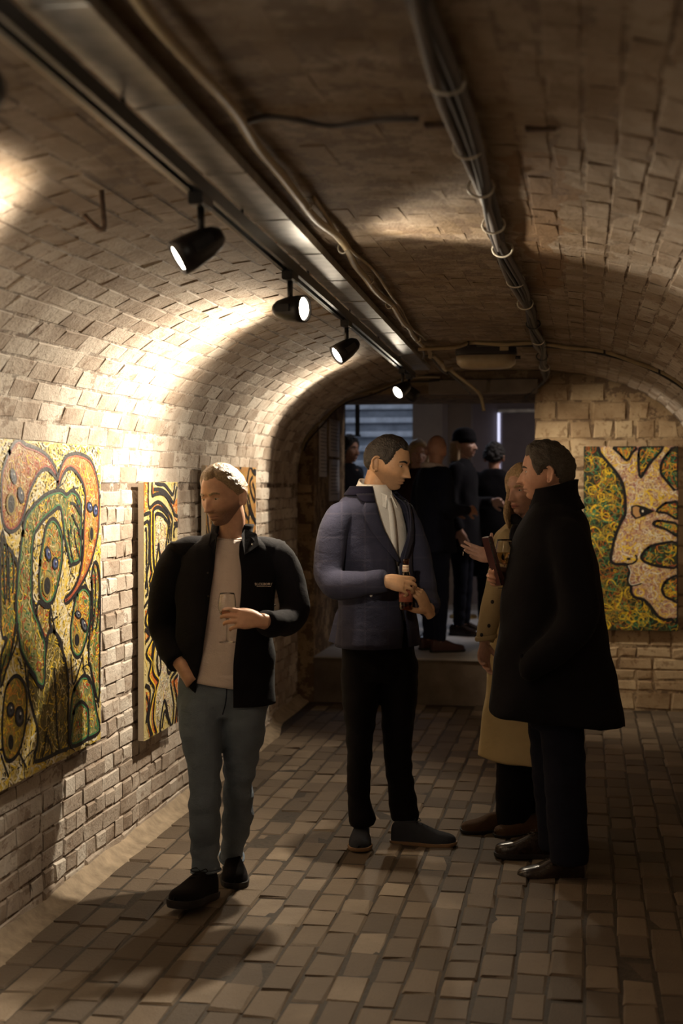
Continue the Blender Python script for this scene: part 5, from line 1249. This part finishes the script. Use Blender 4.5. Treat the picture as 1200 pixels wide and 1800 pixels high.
f.trousers([hips, l1, l2], M['c_trouser'], 0.011, 0.007, 'trousers', 4, 9.0)
f.shoe(P(637, 1471, 0.09), math.radians(-4), 0.0, 0.285, 0.100, 0.090, 'suede_navy', 'sole_dk', th=0.016, welt='sole_tan', toe=0.6)
f.shoe(P(688, 1481, 0.0), math.radians(76), 0.0, 0.290, 0.098, 0.090, 'suede_navy', 'sole_dk', th=0.016, welt='sole_tan', toe=0.6)
lv = [(P(0, py)[2], P(cx, 0)[0], 0.0, rl, rd, 0, 0) for (py, cx, rl, rd) in ((852, 654, 0.066, 0.068), (875, 655, 0.11, 0.088), (905, 655, 0.165, 0.108), (950, 656, 0.18, 0.118), (1010, 658, 0.175, 0.12), (1090, 660, 0.17, 0.12))]
V, Fc, A, pt = shell(lv, ya, 40, 4); shirt = wrinkle(solid(f.obj('shirt', (V, Fc), M['c_white']), 0.003), 0.005, 8, 14, 2.0)
ef = np.array([math.sin(ya), -math.cos(ya), 0])
for k in range(4):
    p = np.array([P(656, 0)[0], 0, P(0, 900 + 22 * k)[2]]) + ef * (0.107 + 0.004 * k); f.obj('button', MB().add(ball(p, 0.0045, 8, 6)).arr(), M['button_pale'], shirt)
Vp = [];
for r in range(4, 16): Vp.append(pt(A[r], np.array([-0.10, 0.10]), 0.004))
Vp = np.concatenate(Vp); solid(f.obj('placket', (Vp, [(2 * i, 2 * i + 2, 2 * i + 3, 2 * i + 1) for i in range(11)]), M['c_white'], shirt), 0.002)
nc = P(657, 0)[0]
cl = [(P(0, 880)[2], P(656, 0)[0], 0.003, 0.084, 0.082, 0.30, 0.30), (P(0, 868)[2], P(656, 0)[0], 0.004, 0.072, 0.072, 0.20, 0.20), (P(0, 856)[2], P(657, 0)[0], 0.006, 0.0635, 0.0635, 0.16, 0.16)]
V, Fc, A2, pt2 = shell(cl, ya, 40, 4, 1.0); d_ = (V - np.array([nc, 0, 0])) @ ef; V[:, 2] += -0.46 * d_ + 0.006
solid(f.obj('shirt_collar', (V, Fc), M['c_white'], shirt), 0.004)
for g in (-1, 1):
    R_ = rotz(ya); q = lambda x, y, z: R_ @ np.array([x, y, z]) + np.array([P(656, 0)[0], 0.0, P(0, 872)[2]])
    Vv = [q(g * 0.014, -0.090, 0.004), q(g * 0.040, -0.105, -0.052), q(g * 0.082, -0.045, -0.012), q(g * 0.070, -0.045, 0.032), q(g * 0.035, -0.078, 0.014)]
    solid(f.obj('collar_point', (Vv, [(0, 1, 2, 3, 4)] if g > 0 else [(4, 3, 2, 1, 0)]), M['c_white'], shirt, smooth=False), 0.003)
lv = [(P(0, py)[2], P(cx, 0)[0], 0.0, rl, rd, o, o) for (py, cx, rl, rd, o) in ((856, 653, 0.080, 0.078, 0.85), (871, 653, 0.120, 0.097, 0.72), (888, 654, 0.182, 0.122, 0.60), (930, 655, 0.204, 0.136, 0.42), (985, 657, 0.200, 0.142, 0.06), (1040, 660, 0.190, 0.142, 0.04), (1090, 663, 0.196, 0.152, 0.04), (1134, 664, 0.206, 0.160, 0.10))]
V, Fc, A, pt = shell(lv, ya, 60, 5)
mb = MB(); mb.add((V, Fc))
mb.add(tube([P(636, 900, -0.05), P(612, 903, -0.10), P(594, 918, -0.14), P(582, 955, -0.17), P(577, 1005, -0.195), P(592, 1028, -0.24), P(635, 1026, -0.30), P(679, 1020, -0.345)], [(0.045, 0.06), (0.058, 0.066), (0.066, 0.072), (0.066, 0.070), (0.063, 0.064), (0.060, 0.06), (0.055, 0.055), (0.047, 0.049)], 22, 5, (0.75, 0.2, 0.6)))
mb.add(tube([P(680, 900, 0.06), P(700, 903, 0.12), P(714, 918, 0.15), P(728, 960, 0.12), P(745, 1025, 0.06), P(752, 1055, -0.03), P(753, 1070, -0.17)], [(0.045, 0.06), (0.056, 0.064), (0.064, 0.07), (0.062, 0.068), (0.058, 0.06), (0.054, 0.055), (0.046, 0.046)], 20, 5, (0.75, 0, -0.6)))
bz = wrinkle(wrinkle(solid(mb.obj('blazer', M['c_navy'], f.root), 0.005), 0.010, 9, 8, 8.0), 0.0030, 22, 14, 3.0)
rows = [(r, -A[r][5] + 0.03, -A[r][5] - w_) for r, w_ in ((9, 0.30), (11, 0.44), (13, 0.40), (15, 0.34), (17, 0.26), (19, 0.14), (20, 0.05))]
V, Fc = strip(A, pt, rows, 0.011, 6); solid(f.obj('lapel', (V, Fc), M['c_navy'], bz), 0.004)
rows = [(r, A[r][6] - 0.03, A[r][6] + w_) for r, w_ in ((9, 0.30), (11, 0.44), (13, 0.40), (15, 0.34), (17, 0.26), (19, 0.14), (20, 0.05))]
V, Fc = strip(A, pt, rows, 0.011, 6); solid(f.obj('lapel', (V, Fc), M['c_navy'], bz), 0.004, 1.0)
rows = [(r, A[r][6] - 0.02, 2 * PI - A[r][5] + 0.02) for r in (0, 1, 2, 3)] + [(5, A[5][6], 2 * PI - A[5][5])]
V, Fc = strip(A, pt, rows, 0.010, 40); solid(f.obj('velvet_collar', (V, Fc), M['c_velvet'], bz), 0.006, 1.0)
for g in (-1, 1):
    rows = [(r, g * (A[r][5] - 0.02), g * (A[r][5] + w_)) for r, w_ in ((4, 0.75), (6, 0.62), (8, 0.46), (9, 0.28))]
    V, Fc = strip(A, pt, rows, 0.013, 6); solid(f.obj('velvet_collar', (V, Fc), M['c_velvet'], bz), 0.004, 1.0 if g > 0 else -1.0)
f.obj('button', MB().add(ball(P(652, 1047, -0.30), (0.006, 0.004, 0.006), 10, 8)).arr(), M['button_pale'], bz)
Vv = [P(600, 1060, 0.10), P(592, 1132, 0.09), P(578, 1127, 0.13), P(590, 1080, 0.12)]
solid(f.obj('vent_flap', (Vv, [(0, 1, 2, 3)]), M['c_navy'], bz, smooth=False), 0.004)
# bottle
bt = empty('beer_bottle', np.array(f.root.location) + rotz(TH) @ P(713, 1072, -0.292), TH); tag(bt, 'brown glass bottle held in both hands by the man in the blazer', 'bottle')
pr = [(0.0, 0.0), (0.026, 0.0), (0.0285, 0.004), (0.029, 0.012), (0.029, 0.112), (0.0275, 0.125), (0.020, 0.146), (0.0145, 0.165), (0.0128, 0.19), (0.0125, 0.205), (0.0145, 0.207), (0.0145, 0.216), (0.0105, 0.2165), (0.0100, 0.206), (0.0105, 0.19), (0.0125, 0.165), (0.018, 0.145), (0.0255, 0.124), (0.0265, 0.11), (0.0265, 0.006), (0.0, 0.005)]
obj('glass_body', *lathe(pr, 26), M['amber'], bt)
obj('neck_label', *lathe([(0.0153, 0.163), (0.0135, 0.192), (0.0131, 0.192), (0.0149, 0.163)], 22, True), M['label'], bt)
obj('front_label', *lathe([(0.0294, 0.035), (0.0294, 0.098), (0.0290, 0.098), (0.0290, 0.035)], 26, True), M['label_red'], bt)
mb = MB()
for z in (0.170, 0.183):
    for k in range(5): a = -PI / 2 - 0.7 + 0.33 * k; mb.add(box(-0.0012, 0.0012, -0.0004, 0.0004, -0.003, 0.003), rotz(a + PI / 2), (0.0148 * math.cos(a), 0.0148 * math.sin(a), z))
mb.obj('label_print', M['label_red'], bt, smooth=False)

# ================================================================== man in the long dark coat
f = Fig(962, 5.9, 'man with greying hair in long black overcoat, seen in profile'); P = f.P
yc = math.radians(-95)
f.head(P(960, 829, 0.0), math.radians(-101), math.radians(3), 0.0, h=0.240, wd=0.156, ln=0.198, neck=P(976, 886, 0.0), nr=0.060, beard=0.15,
       hairline=[(0, 0.62), (22, 0.58), (40, 0.56), (52, 0.40), (60, 0.12), (68, -0.08), (78, -0.10), (86, 0.06), (98, 0.10), (112, -0.15), (140, -0.55), (180, -0.66)], thick=0.015, hmat=M['h_grey'], nose=1.1, rough=0.4)
w3 = P(900, 1014, 0.10)
f.limb([P(955, 930, 0.2), P(938, 1010, 0.2), P(925, 1045, 0.17), w3], [0.05, 0.045, 0.04, 0.028], ref=(0, 1, 0)); f.limb([P(990, 930, -0.2), P(1012, 1080, -0.22), P(945, 1165, -0.2)], [0.05, 0.042, 0.03], ref=(0, 1, 0))
f.limb([P(974, 890, 0.0), P(970, 1000, 0.0), P(972, 1240, 0.0)], [(0.08, 0.09), (0.09, 0.11), (0.09, 0.11)], 16)
f.limb([P(985, 1240, -0.09), P(992, 1380, -0.1), P(1000, 1510, -0.13)], [0.07, 0.05, 0.036]); f.limb([P(960, 1240, 0.09), P(968, 1380, 0.1), P(965, 1490, 0.12)], [0.07, 0.05, 0.036])
f.hand(w3, (-1, 0.02, 0.10), (0.12, 0.95, 0.28), 1, [(58, 80, 40), (60, 82, 42), (62, 82, 44), (64, 82, 44)], [(0.75, 0.45, -0.55), (0.8, 0.1, -0.6), (0.8, 0.0, -0.6)], 0.98, 0.03)
f.finish(M['skin3'])
hips = tube([P(972, 1180, 0.0), P(972, 1240, 0.0), P(973, 1275, 0.0)], [(0.11, 0.16), (0.115, 0.165), (0.10, 0.15)], 22, 4)
l1 = tube([P(985, 1240, -0.085), P(990, 1320, -0.10), P(994, 1400, -0.11), P(998, 1470, -0.12), P(1001, 1516, -0.12)], [(0.092, 0.09), (0.088, 0.088), (0.083, 0.085), (0.082, 0.084), (0.078, 0.083)], 20, 4)
l2 = tube([P(962, 1240, 0.085), P(968, 1320, 0.10), P(972, 1400, 0.11), P(975, 1450, 0.12), P(976, 1492, 0.12)], [(0.092, 0.09), (0.088, 0.088), (0.080, 0.083), (0.074, 0.08), (0.070, 0.079)], 20, 4)
f.trousers([hips, l1, l2], M['c_inkblue'], 0.011, 0.006, 'trousers', 4, 14.0)
f.shoe(P(1026, 1549, -0.10), math.radians(-86), 0.0, 0.275, 0.100, 0.095, 'leather', 'sole_dk', th=0.020, toe=0.95)
f.shoe(P(982, 1508, 0.15), math.radians(-97), 0.0, 0.270, 0.100, 0.090, 'leather', 'sole_dk', th=0.020, toe=0.95)
lv = [(P(0, py)[2], P(cx, 0)[0], 0.0, rl, rd, 0.02, 0.02) for (py, cx, rl, rd) in ((872, 974, 0.080, 0.078), (886, 974, 0.125, 0.098), (908, 973, 0.195, 0.128), (955, 971, 0.225, 0.166), (1030, 970, 0.222, 0.200), (1110, 970, 0.215, 0.224), (1200, 974, 0.225, 0.260), (1262, 977, 0.235, 0.282))]
V, Fc, A, pt = shell(lv, yc, 60, 5, 0.9); V[:, 2] -= (1 - sstep(0.60, 1.0, V[:, 2])) * 0.09 * V[:, 0]
mb = MB(); mb.add(capped((V, Fc), 60))
mb.add(tube([P(976, 925, -0.10), P(984, 930, -0.16), P(996, 950, -0.205), P(1008, 1000, -0.235), P(1016, 1080, -0.245), P(985, 1130, -0.255), P(940, 1166, -0.24), P(922, 1180, -0.19)], [(0.05, 0.055), (0.066, 0.066), (0.080, 0.072), (0.084, 0.070), (0.080, 0.068), (0.072, 0.064), (0.062, 0.06), (0.04, 0.05)], 22, 5, (0.9, -0.3, 0.3)))
mb.add(tube([P(962, 905, 0.15), P(955, 930, 0.2), P(940, 1000, 0.21), P(926, 1040, 0.17), P(903, 1016, 0.115)], [(0.055, 0.065), (0.075, 0.075), (0.07, 0.066), (0.06, 0.06), (0.048, 0.048)], 20, 5, (0, 1, 0)))
ct = wrinkle(f.obj('overcoat', remeshed(mb.arr(), 0.012, 7), M['c_black']), 0.012, 6, 7, 17.0)
cl = [(P(0, 900)[2], P(974, 0)[0], 0.0, 0.150, 0.120, 0.25, 0.25), (P(0, 878)[2], P(974, 0)[0], 0.0, 0.100, 0.096, 0.20, 0.20), (P(0, 858)[2], P(975, 0)[0], 0.0, 0.088, 0.086, 0.22, 0.22), (P(0, 846)[2], P(976, 0)[0], 0.0, 0.092, 0.088, 0.3, 0.3)]
V, Fc, A2, pt2 = shell(cl, yc, 40, 4, 1.0); V[:, 2] += 0.24 * (V[:, 0] - P(975, 0)[0]) - 0.012
solid(f.obj('collar', (V, Fc), M['c_black'], ct), 0.008)
f.obj('pocket_welt', tube([P(915, 1150, -0.235), P(925, 1170, -0.232), P(938, 1182, -0.228)], (0.008, 0.004), 8, 2), M['c_black'], ct)
f.obj('scarf', tube([P(975 + 34 * math.cos(a), 884 + 4 * math.sin(a * 2) - 8 * math.cos(a) , 0.075 * math.sin(a)) for a in np.linspace(0, 2 * PI, 18)], (0.016, 0.028), 10, 2, (0, 0, 1)), M['c_inkblue'])
cp = np.array(f.root.location) + rotz(TH) @ P(866, 984, 0.035)
cs_ = tag(empty('card_case', cp, TH), 'slim dark red leather case held upright beside the raised hand', 'case')
R_ = roty(math.radians(-15)) @ rotz(math.radians(14))
obj('case_body', *MB().add(box(-0.009, 0.009, -0.042, 0.042, -0.11, 0.10, 0.004), R_).arr(), M['oxblood'], cs_, smooth=False)
obj('stitched_edge', *MB().add(box(-0.0095, -0.004, -0.0435, -0.041, -0.10, 0.09), R_).arr(), M['leather'], cs_, smooth=False)
wine_glass(f, P(888, 1034, 0.075), 'large wine glass half full of pale wine held by the man in the overcoat', M['wine'], H=0.205, r=0.043, level=0.50)

# ================================================================== woman in the trench coat
f = Fig(925, 6.55, 'blonde woman in khaki trench coat half hidden behind the overcoat'); P = f.P
yw = math.radians(-50)
f.head(P(921, 861, 0.0), math.radians(-46), math.radians(4), 0.0, h=0.222, wd=0.143, ln=0.182, neck=P(928, 922, 0.02), nr=0.047, beard=0.0,
       hairline=[(0, 0.62), (20, 0.58), (40, 0.40), (60, 0.10), (75, -0.3), (90, -0.7), (180, -0.95)], thick=0.016, hmat=M['h_gold'], jaw=0.34, lips=0.9, nose=0.9)
def strands(f, pts_list, r, mat, name='hair_lock'):
    for pts in pts_list: f.obj(name, tube(pts, [(r * a, r * 0.55 * a) for a in np.linspace(0.9, 1.0, len(pts) - 1)] + [(r * 0.25, r * 0.2)], 8, 4, (1, 0, 0)), mat)
strands(f, [[P(897 + k, 842, -0.03 + 0.01 * k), P(894 + k, 872, -0.045 + 0.01 * k), P(889 + 1.6 * k, 902, -0.05 + 0.01 * k), P(893 + 1.2 * k, 928 + 3 * (k % 3), -0.05 + 0.01 * k)] for k in range(0, 8, 1)], 0.013, M['h_gold'])
wa, wb = P(851, 1132, -0.14), P(869, 980, 0.02)
f.limb([P(892, 950, 0.0), P(866, 1050, -0.06), wa], [0.042, 0.036, 0.023]); f.limb([P(955, 950, 0.1), P(925, 1010, 0.13), wb], [0.042, 0.036, 0.024], ref=(0, 0, 1))
f.limb([P(926, 925, 0.02), P(926, 1020, 0.02), P(928, 1200, 0.02)], [(0.09, 0.07), (0.11, 0.09), (0.13, 0.1)], 16)
f.limb([P(905, 1220, -0.02), P(905, 1340, -0.02), P(900, 1450, -0.02)], [0.07, 0.05, 0.034]); f.limb([P(950, 1220, 0.05), P(948, 1340, 0.05), P(945, 1440, 0.08)], [0.07, 0.05, 0.034])
f.hand(wa, (-0.10, -0.30, -0.95), (-0.55, 0.80, -0.1), -1, [(16, 24, 14), (24, 30, 20), (30, 34, 24), (34, 36, 26)], [(0.45, 0.85, 0.1), (0.4, 0.9, 0.1), (0.45, 0.85, 0.0)], 0.92, 0.05)
f.hand(wb, (-0.97, -0.12, 0.22), (0.05, 0.90, -0.45), 1, [(6, 8, 6), (8, 10, 8), (14, 14, 10), (20, 18, 12)], [(0.25, 0.95, -0.05), (0.20, 0.98, -0.05), (0.05, 1.0, 0.0)], 0.95, 0.07)
f.finish(M['skin4'])
f.obj('ring', tube([P(813, 973, 0.02) + np.array([0.002, 0.009 * math.cos(a), 0.009 * math.sin(a)]) for a in np.linspace(0, 2 * PI, 12)], 0.0016, 6, 1), M['silver'])
hips = tube([P(930, 1200, 0.02), P(930, 1250, 0.02), P(930, 1290, 0.02)], [(0.15, 0.12), (0.16, 0.13), (0.15, 0.11)], 20, 3)
l1 = tube([P(907, 1260, -0.01), P(906, 1340, -0.02), P(903, 1400, -0.02), P(901, 1452, -0.02)], [(0.095, 0.1), (0.088, 0.095), (0.084, 0.09), (0.080, 0.088)], 18, 4)
l2 = tube([P(948, 1260, 0.05), P(947, 1340, 0.05), P(946, 1400, 0.06), P(945, 1446, 0.08)], [(0.095, 0.1), (0.088, 0.095), (0.084, 0.09), (0.080, 0.088)], 18, 4)
f.trousers([hips, l1, l2], M['c_black2'], 0.012, 0.006, 'trousers', 4, 20.0)
f.shoe(P(905, 1461, 0.0), math.radians(-84), 0.0, 0.250, 0.098, 0.080, 'sheep', 'sole_dk', th=0.016, laces=False, toe=1.0)
f.shoe(P(956, 1464, -0.02), math.radians(-70), 0.0, 0.250, 0.098, 0.080, 'sheep', 'sole_dk', th=0.016, laces=False, toe=1.0)
lv = [(P(0, py)[2], P(cx, 0)[0], 0.02, rl, rd, o, o) for (py, cx, rl, rd, o) in ((912, 928, 0.075, 0.070, 0.35), (928, 927, 0.125, 0.092, 0.2), (948, 926, 0.172, 0.112, 0.05), (1010, 924, 0.170, 0.120, 0.02), (1080, 922, 0.150, 0.115, 0.02), (1160, 926, 0.185, 0.150, 0.03), (1250, 931, 0.215, 0.190, 0.08), (1333, 933, 0.245, 0.225, 0.22))]
V, Fc, A, pt = shell(lv, yw, 56, 5)
mb = MB(); mb.add(capped((V, Fc), 56))
mb.add(tube([P(902, 942, -0.02), P(890, 960, -0.04), P(876, 1010, -0.07), P(867, 1055, -0.09), P(857, 1105, -0.125), P(853, 1128, -0.14)], [(0.05, 0.055), (0.060, 0.062), (0.055, 0.056), (0.050, 0.050), (0.045, 0.045), (0.042, 0.042)], 20, 5))
mb.add(tube([P(948, 942, 0.08), P(958, 965, 0.1), P(935, 1010, 0.13), P(900, 994, 0.06), P(880, 984, 0.03)], [(0.05, 0.055), (0.06, 0.06), (0.052, 0.052), (0.045, 0.045), (0.042, 0.042)], 18, 5, (0, 1, 0)))
tc = wrinkle(f.obj('trench_coat', remeshed(mb.arr(), 0.011, 4), M['c_trench']), 0.010, 7, 8, 23.0)
p0 = P(854, 1120, -0.137); f.obj('cuff_strap', tube([p0 + np.array([0.047 * math.cos(a), 0.047 * math.sin(a), 0.008 * math.cos(a)]) for a in np.linspace(0, 2 * PI, 18)], (0.011, 0.004), 8, 1, (0, 0, 1)), M['c_trench'], tc)
for (px, py, dy) in ((865, 1058, -0.145), (859, 1100, -0.172), (846, 1116, -0.185)): f.obj('button', MB().add(ball(P(px, py, dy), (0.008, 0.005, 0.009), 10, 8)).arr(), M['button'], tc)
f.obj('scarf', tube([P(925 + 24 * math.cos(a), 922 + 6 * math.sin(3 * a) + 4 * math.cos(a), 0.015 + 0.075 * math.sin(a)) for a in np.linspace(0, 2 * PI, 20)], (0.026, 0.022), 10, 2, (0, 0, 1)), M['c_scarf'])
strands(f, [[P(908, 925, -0.07), P(904, 938, -0.12), P(905, 955, -0.13), P(908, 968, -0.12)], [P(915, 928, -0.07), P(912, 945, -0.125), P(914, 962, -0.13)]], 0.024, M['c_scarf'], 'scarf_end')

# ================================================================== people in the far room
def bystander(px, D, top, label, yaw, sk, hmat, hairline, coat, legs, shoe, hem=0.55, hyaw=None, thick=0.02, arms='down', long_hair=False, hat=False, bald=False, curly=False, wide=1.0, pitch=0.0, collar=None):
    z0 = ZF + 0.012; f = Fig(px, D, label, z0); H = CH + (HZ - top) / F * D - z0; k = H / 1.75
    R = rotz(yaw); q = lambda x, y, z: R @ np.array([x * wide, y, z]) * k
    hy = yaw if hyaw is None else hyaw
    f.head(q(0, -0.02, 1.628), hy, pitch, h=0.226 * k, wd=0.15 * k, ln=0.188 * k, neck=q(0, 0.015, 1.47), nr=0.054 * k, hairline=None if (bald or hat) else hairline, thick=thick, hmat=hmat, rough=0.9 if curly else 0.3)
    W_ = {-1: None, 1: None}
    for s_ in (-1, 1):
        if arms == 'front' or (arms == 'one' and s_ == 1): pts = [(0.17, 0.01, 1.40), (0.22, 0.03, 1.15), (0.12, -0.24, 1.14)]
        else: pts = [(0.17, 0.01, 1.40), (0.23, 0.04, 1.12), (0.22, -0.04, 0.90)]
        pts = [q(s_ * a, b, c) for a, b, c in pts]; W_[s_] = pts
        f.limb(pts, [0.045 * k, 0.04 * k, 0.026 * k], 10, (0.3, 0.9, 0.1)); X = pts[2] - pts[1]
        f.hand(pts[2], X, R @ np.array([s_ * 1.0, 0, 0.3]), 1 if s_ > 0 else -1, RELAX, THUMB, k)
    f.limb([q(0, 0, 1.45), q(0, 0, 1.2), q(0, 0, 0.9)], [(0.1, 0.08), (0.12, 0.09), (0.12, 0.1)], 12)
    for s_ in (-1, 1): f.limb([q(s_ * 0.09, 0, 0.9), q(s_ * 0.095, -0.01, 0.48), q(s_ * 0.09, 0.01, 0.08)], [0.07, 0.05, 0.036], 10)
    f.finish(sk)
    lv = [(z * k, *(R @ np.array([0, cy, 0]) * k)[:2], rl * k * wide, rd * k, o, o) for (z, cy, rl, rd, o) in ((1.51, 0.012, 0.075, 0.070, 0.3), (1.47, 0.01, 0.125, 0.09, 0.12), (1.41, 0.0, 0.19, 0.115, 0.04), (1.3, 0.0, 0.205, 0.13, 0.02), (1.1, 0.0, 0.185, 0.13, 0.02), (0.92, 0.0, 0.20, 0.145, 0.02), (hem, 0.0, 0.215, 0.165, 0.06))]
    V, Fc, A, pt = shell(lv, yaw, 40, 4); mb = MB(); mb.add(capped((V, Fc), 40))
    for s_ in (-1, 1): mb.add(tube([q(s_ * 0.13, 0.0, 1.435)] + W_[s_], [0.055 * k, 0.07 * k, 0.058 * k, 0.046 * k], 16, 4, (0.3, 0.9, 0.1)))
    c = wrinkle(f.obj('coat', remeshed(mb.arr(), 0.016, 4), M[coat]), 0.010, 7, 8, px)
    if collar: f.obj('collar', tube([q(0.085 * math.cos(a), 0.012 + 0.085 * math.sin(a), 1.485 + 0.015 * math.sin(a)) for a in np.linspace(0, 2 * PI, 18)], 0.022, 8, 2, (0, 0, 1)), M[collar], c)
    tb = [tube([q(0, 0, 0.98), q(0, 0, 0.90), q(0, 0, 0.82)], [(0.16 * k, 0.115 * k), (0.17 * k, 0.12 * k), (0.15 * k, 0.1 * k)], 18, 3, R[:, 0])]
    for s_ in (-1, 1): tb.append(tube([q(s_ * 0.085, 0, 0.86), q(s_ * 0.09, 0, 0.66), q(s_ * 0.095, -0.01, 0.48), q(s_ * 0.092, 0, 0.25), q(s_ * 0.09, 0.005, 0.085)], [0.088 * k, 0.078 * k, 0.062 * k, 0.056 * k, 0.050 * k], 16, 3, R[:, 0]))
    f.trousers(tb, M[legs], 0.014, 0.006, 'trousers', 3, px)
    for s_ in (-1, 1): f.shoe(q(s_ * 0.09, 0.085, 0.0), yaw + s_ * 0.12, 0.0, 0.27, 0.1, 0.085, shoe, 'sole_dk', th=0.018, laces=False)
    if long_hair:
        L = []
        for a in np.linspace(-2.5, 2.5, 15):
            b = PI / 2 + a * 0.62; x, y = 0.078 * math.cos(b), 0.02 + 0.092 * math.sin(b)
            L.append([f.hc + rotz(hy) @ np.array(v) * k for v in ((x, y, 0.03), (x * 1.08, y * 1.02, -0.06), (x * 1.2, y * 0.95, -0.16), (x * 1.15, y * 0.85 - 0.02, -0.25 - random.uniform(0, 0.05)))])
        strands(f, L, 0.019, hmat)
    if hat:
        prof = [(0.088, 0.012), (0.096, 0.02), (0.097, 0.055), (0.094, 0.058), (0.092, 0.09), (0.075, 0.125), (0.04, 0.148), (0.0, 0.152)]
        b = f.obj('beanie', MB().add(lathe(prof, 28), f.hR * np.array([0.93, 1.14, 1.0]) * k, f.hc).arr(), M['c_black'])
    if curly:
        for i in range(46):
            a, e = random.uniform(0, 2 * PI), random.uniform(-0.35, 1.5); d_ = np.array([math.cos(a) * math.cos(e) * 0.084, math.sin(a) * math.cos(e) * 0.102 + 0.008, math.sin(e) * 0.122])
            if d_[1] < -0.03 and d_[2] < 0.065: continue
            f.obj('curl', MB().add(ball(d_ * k, (0.026 * k, 0.026 * k, 0.024 * k), 8, 6), f.hR, f.hc).arr(), hmat)
    return f
HL = [(0, 0.55), (30, 0.5), (55, 0.2), (75, -0.05), (95, -0.1), (130, -0.5), (180, -0.65)]
HLW = [(0, 0.6), (25, 0.5), (50, 0.2), (70, -0.2), (90, -0.7), (180, -0.95)]
bystander(610, 12.3, 767, 'dark-haired person in black half hidden by the left jamb', math.radians(55), M['skin3'], M['h_dark'], HLW, 'c_black2', 'c_black2', 'leather', hem=0.7, curly=True, hyaw=math.radians(50))
bystander(736, 11.5, 774, 'woman with fair tied hair hidden behind the man in the blazer', math.radians(-30), M['skin4'], M['h_gold'], HLW, 'c_plum', 'c_black2', 'leather', hem=0.7, long_hair=True, hyaw=math.radians(10))
bystander(764, 10.78, 763, 'bald man in dark coat and navy jeans beside the step', math.radians(115), M['skin3'], M['h_dark'], HL, 'c_inkblue', 'c_jean_dk', 'oxblood', hem=0.80, bald=True, arms='front', hyaw=math.radians(150), collar='c_tee')
bystander(812, 11.95, 757, 'smiling blonde woman in black beanie and black coat', math.radians(70), M['skin4'], M['h_gold'], HLW, 'c_black2', 'c_inkblue', 'leather', hem=0.75, hat=True, long_hair=True, arms='one', hyaw=math.radians(62), pitch=math.radians(-3))
bystander(868, 12.35, 779, 'dark curly-haired person in black coat seen from behind', math.radians(165), M['skin3'], M['h_dark'], HL, 'c_black', 'c_black2', 'leather', hem=0.5, curly=True, wide=1.1)
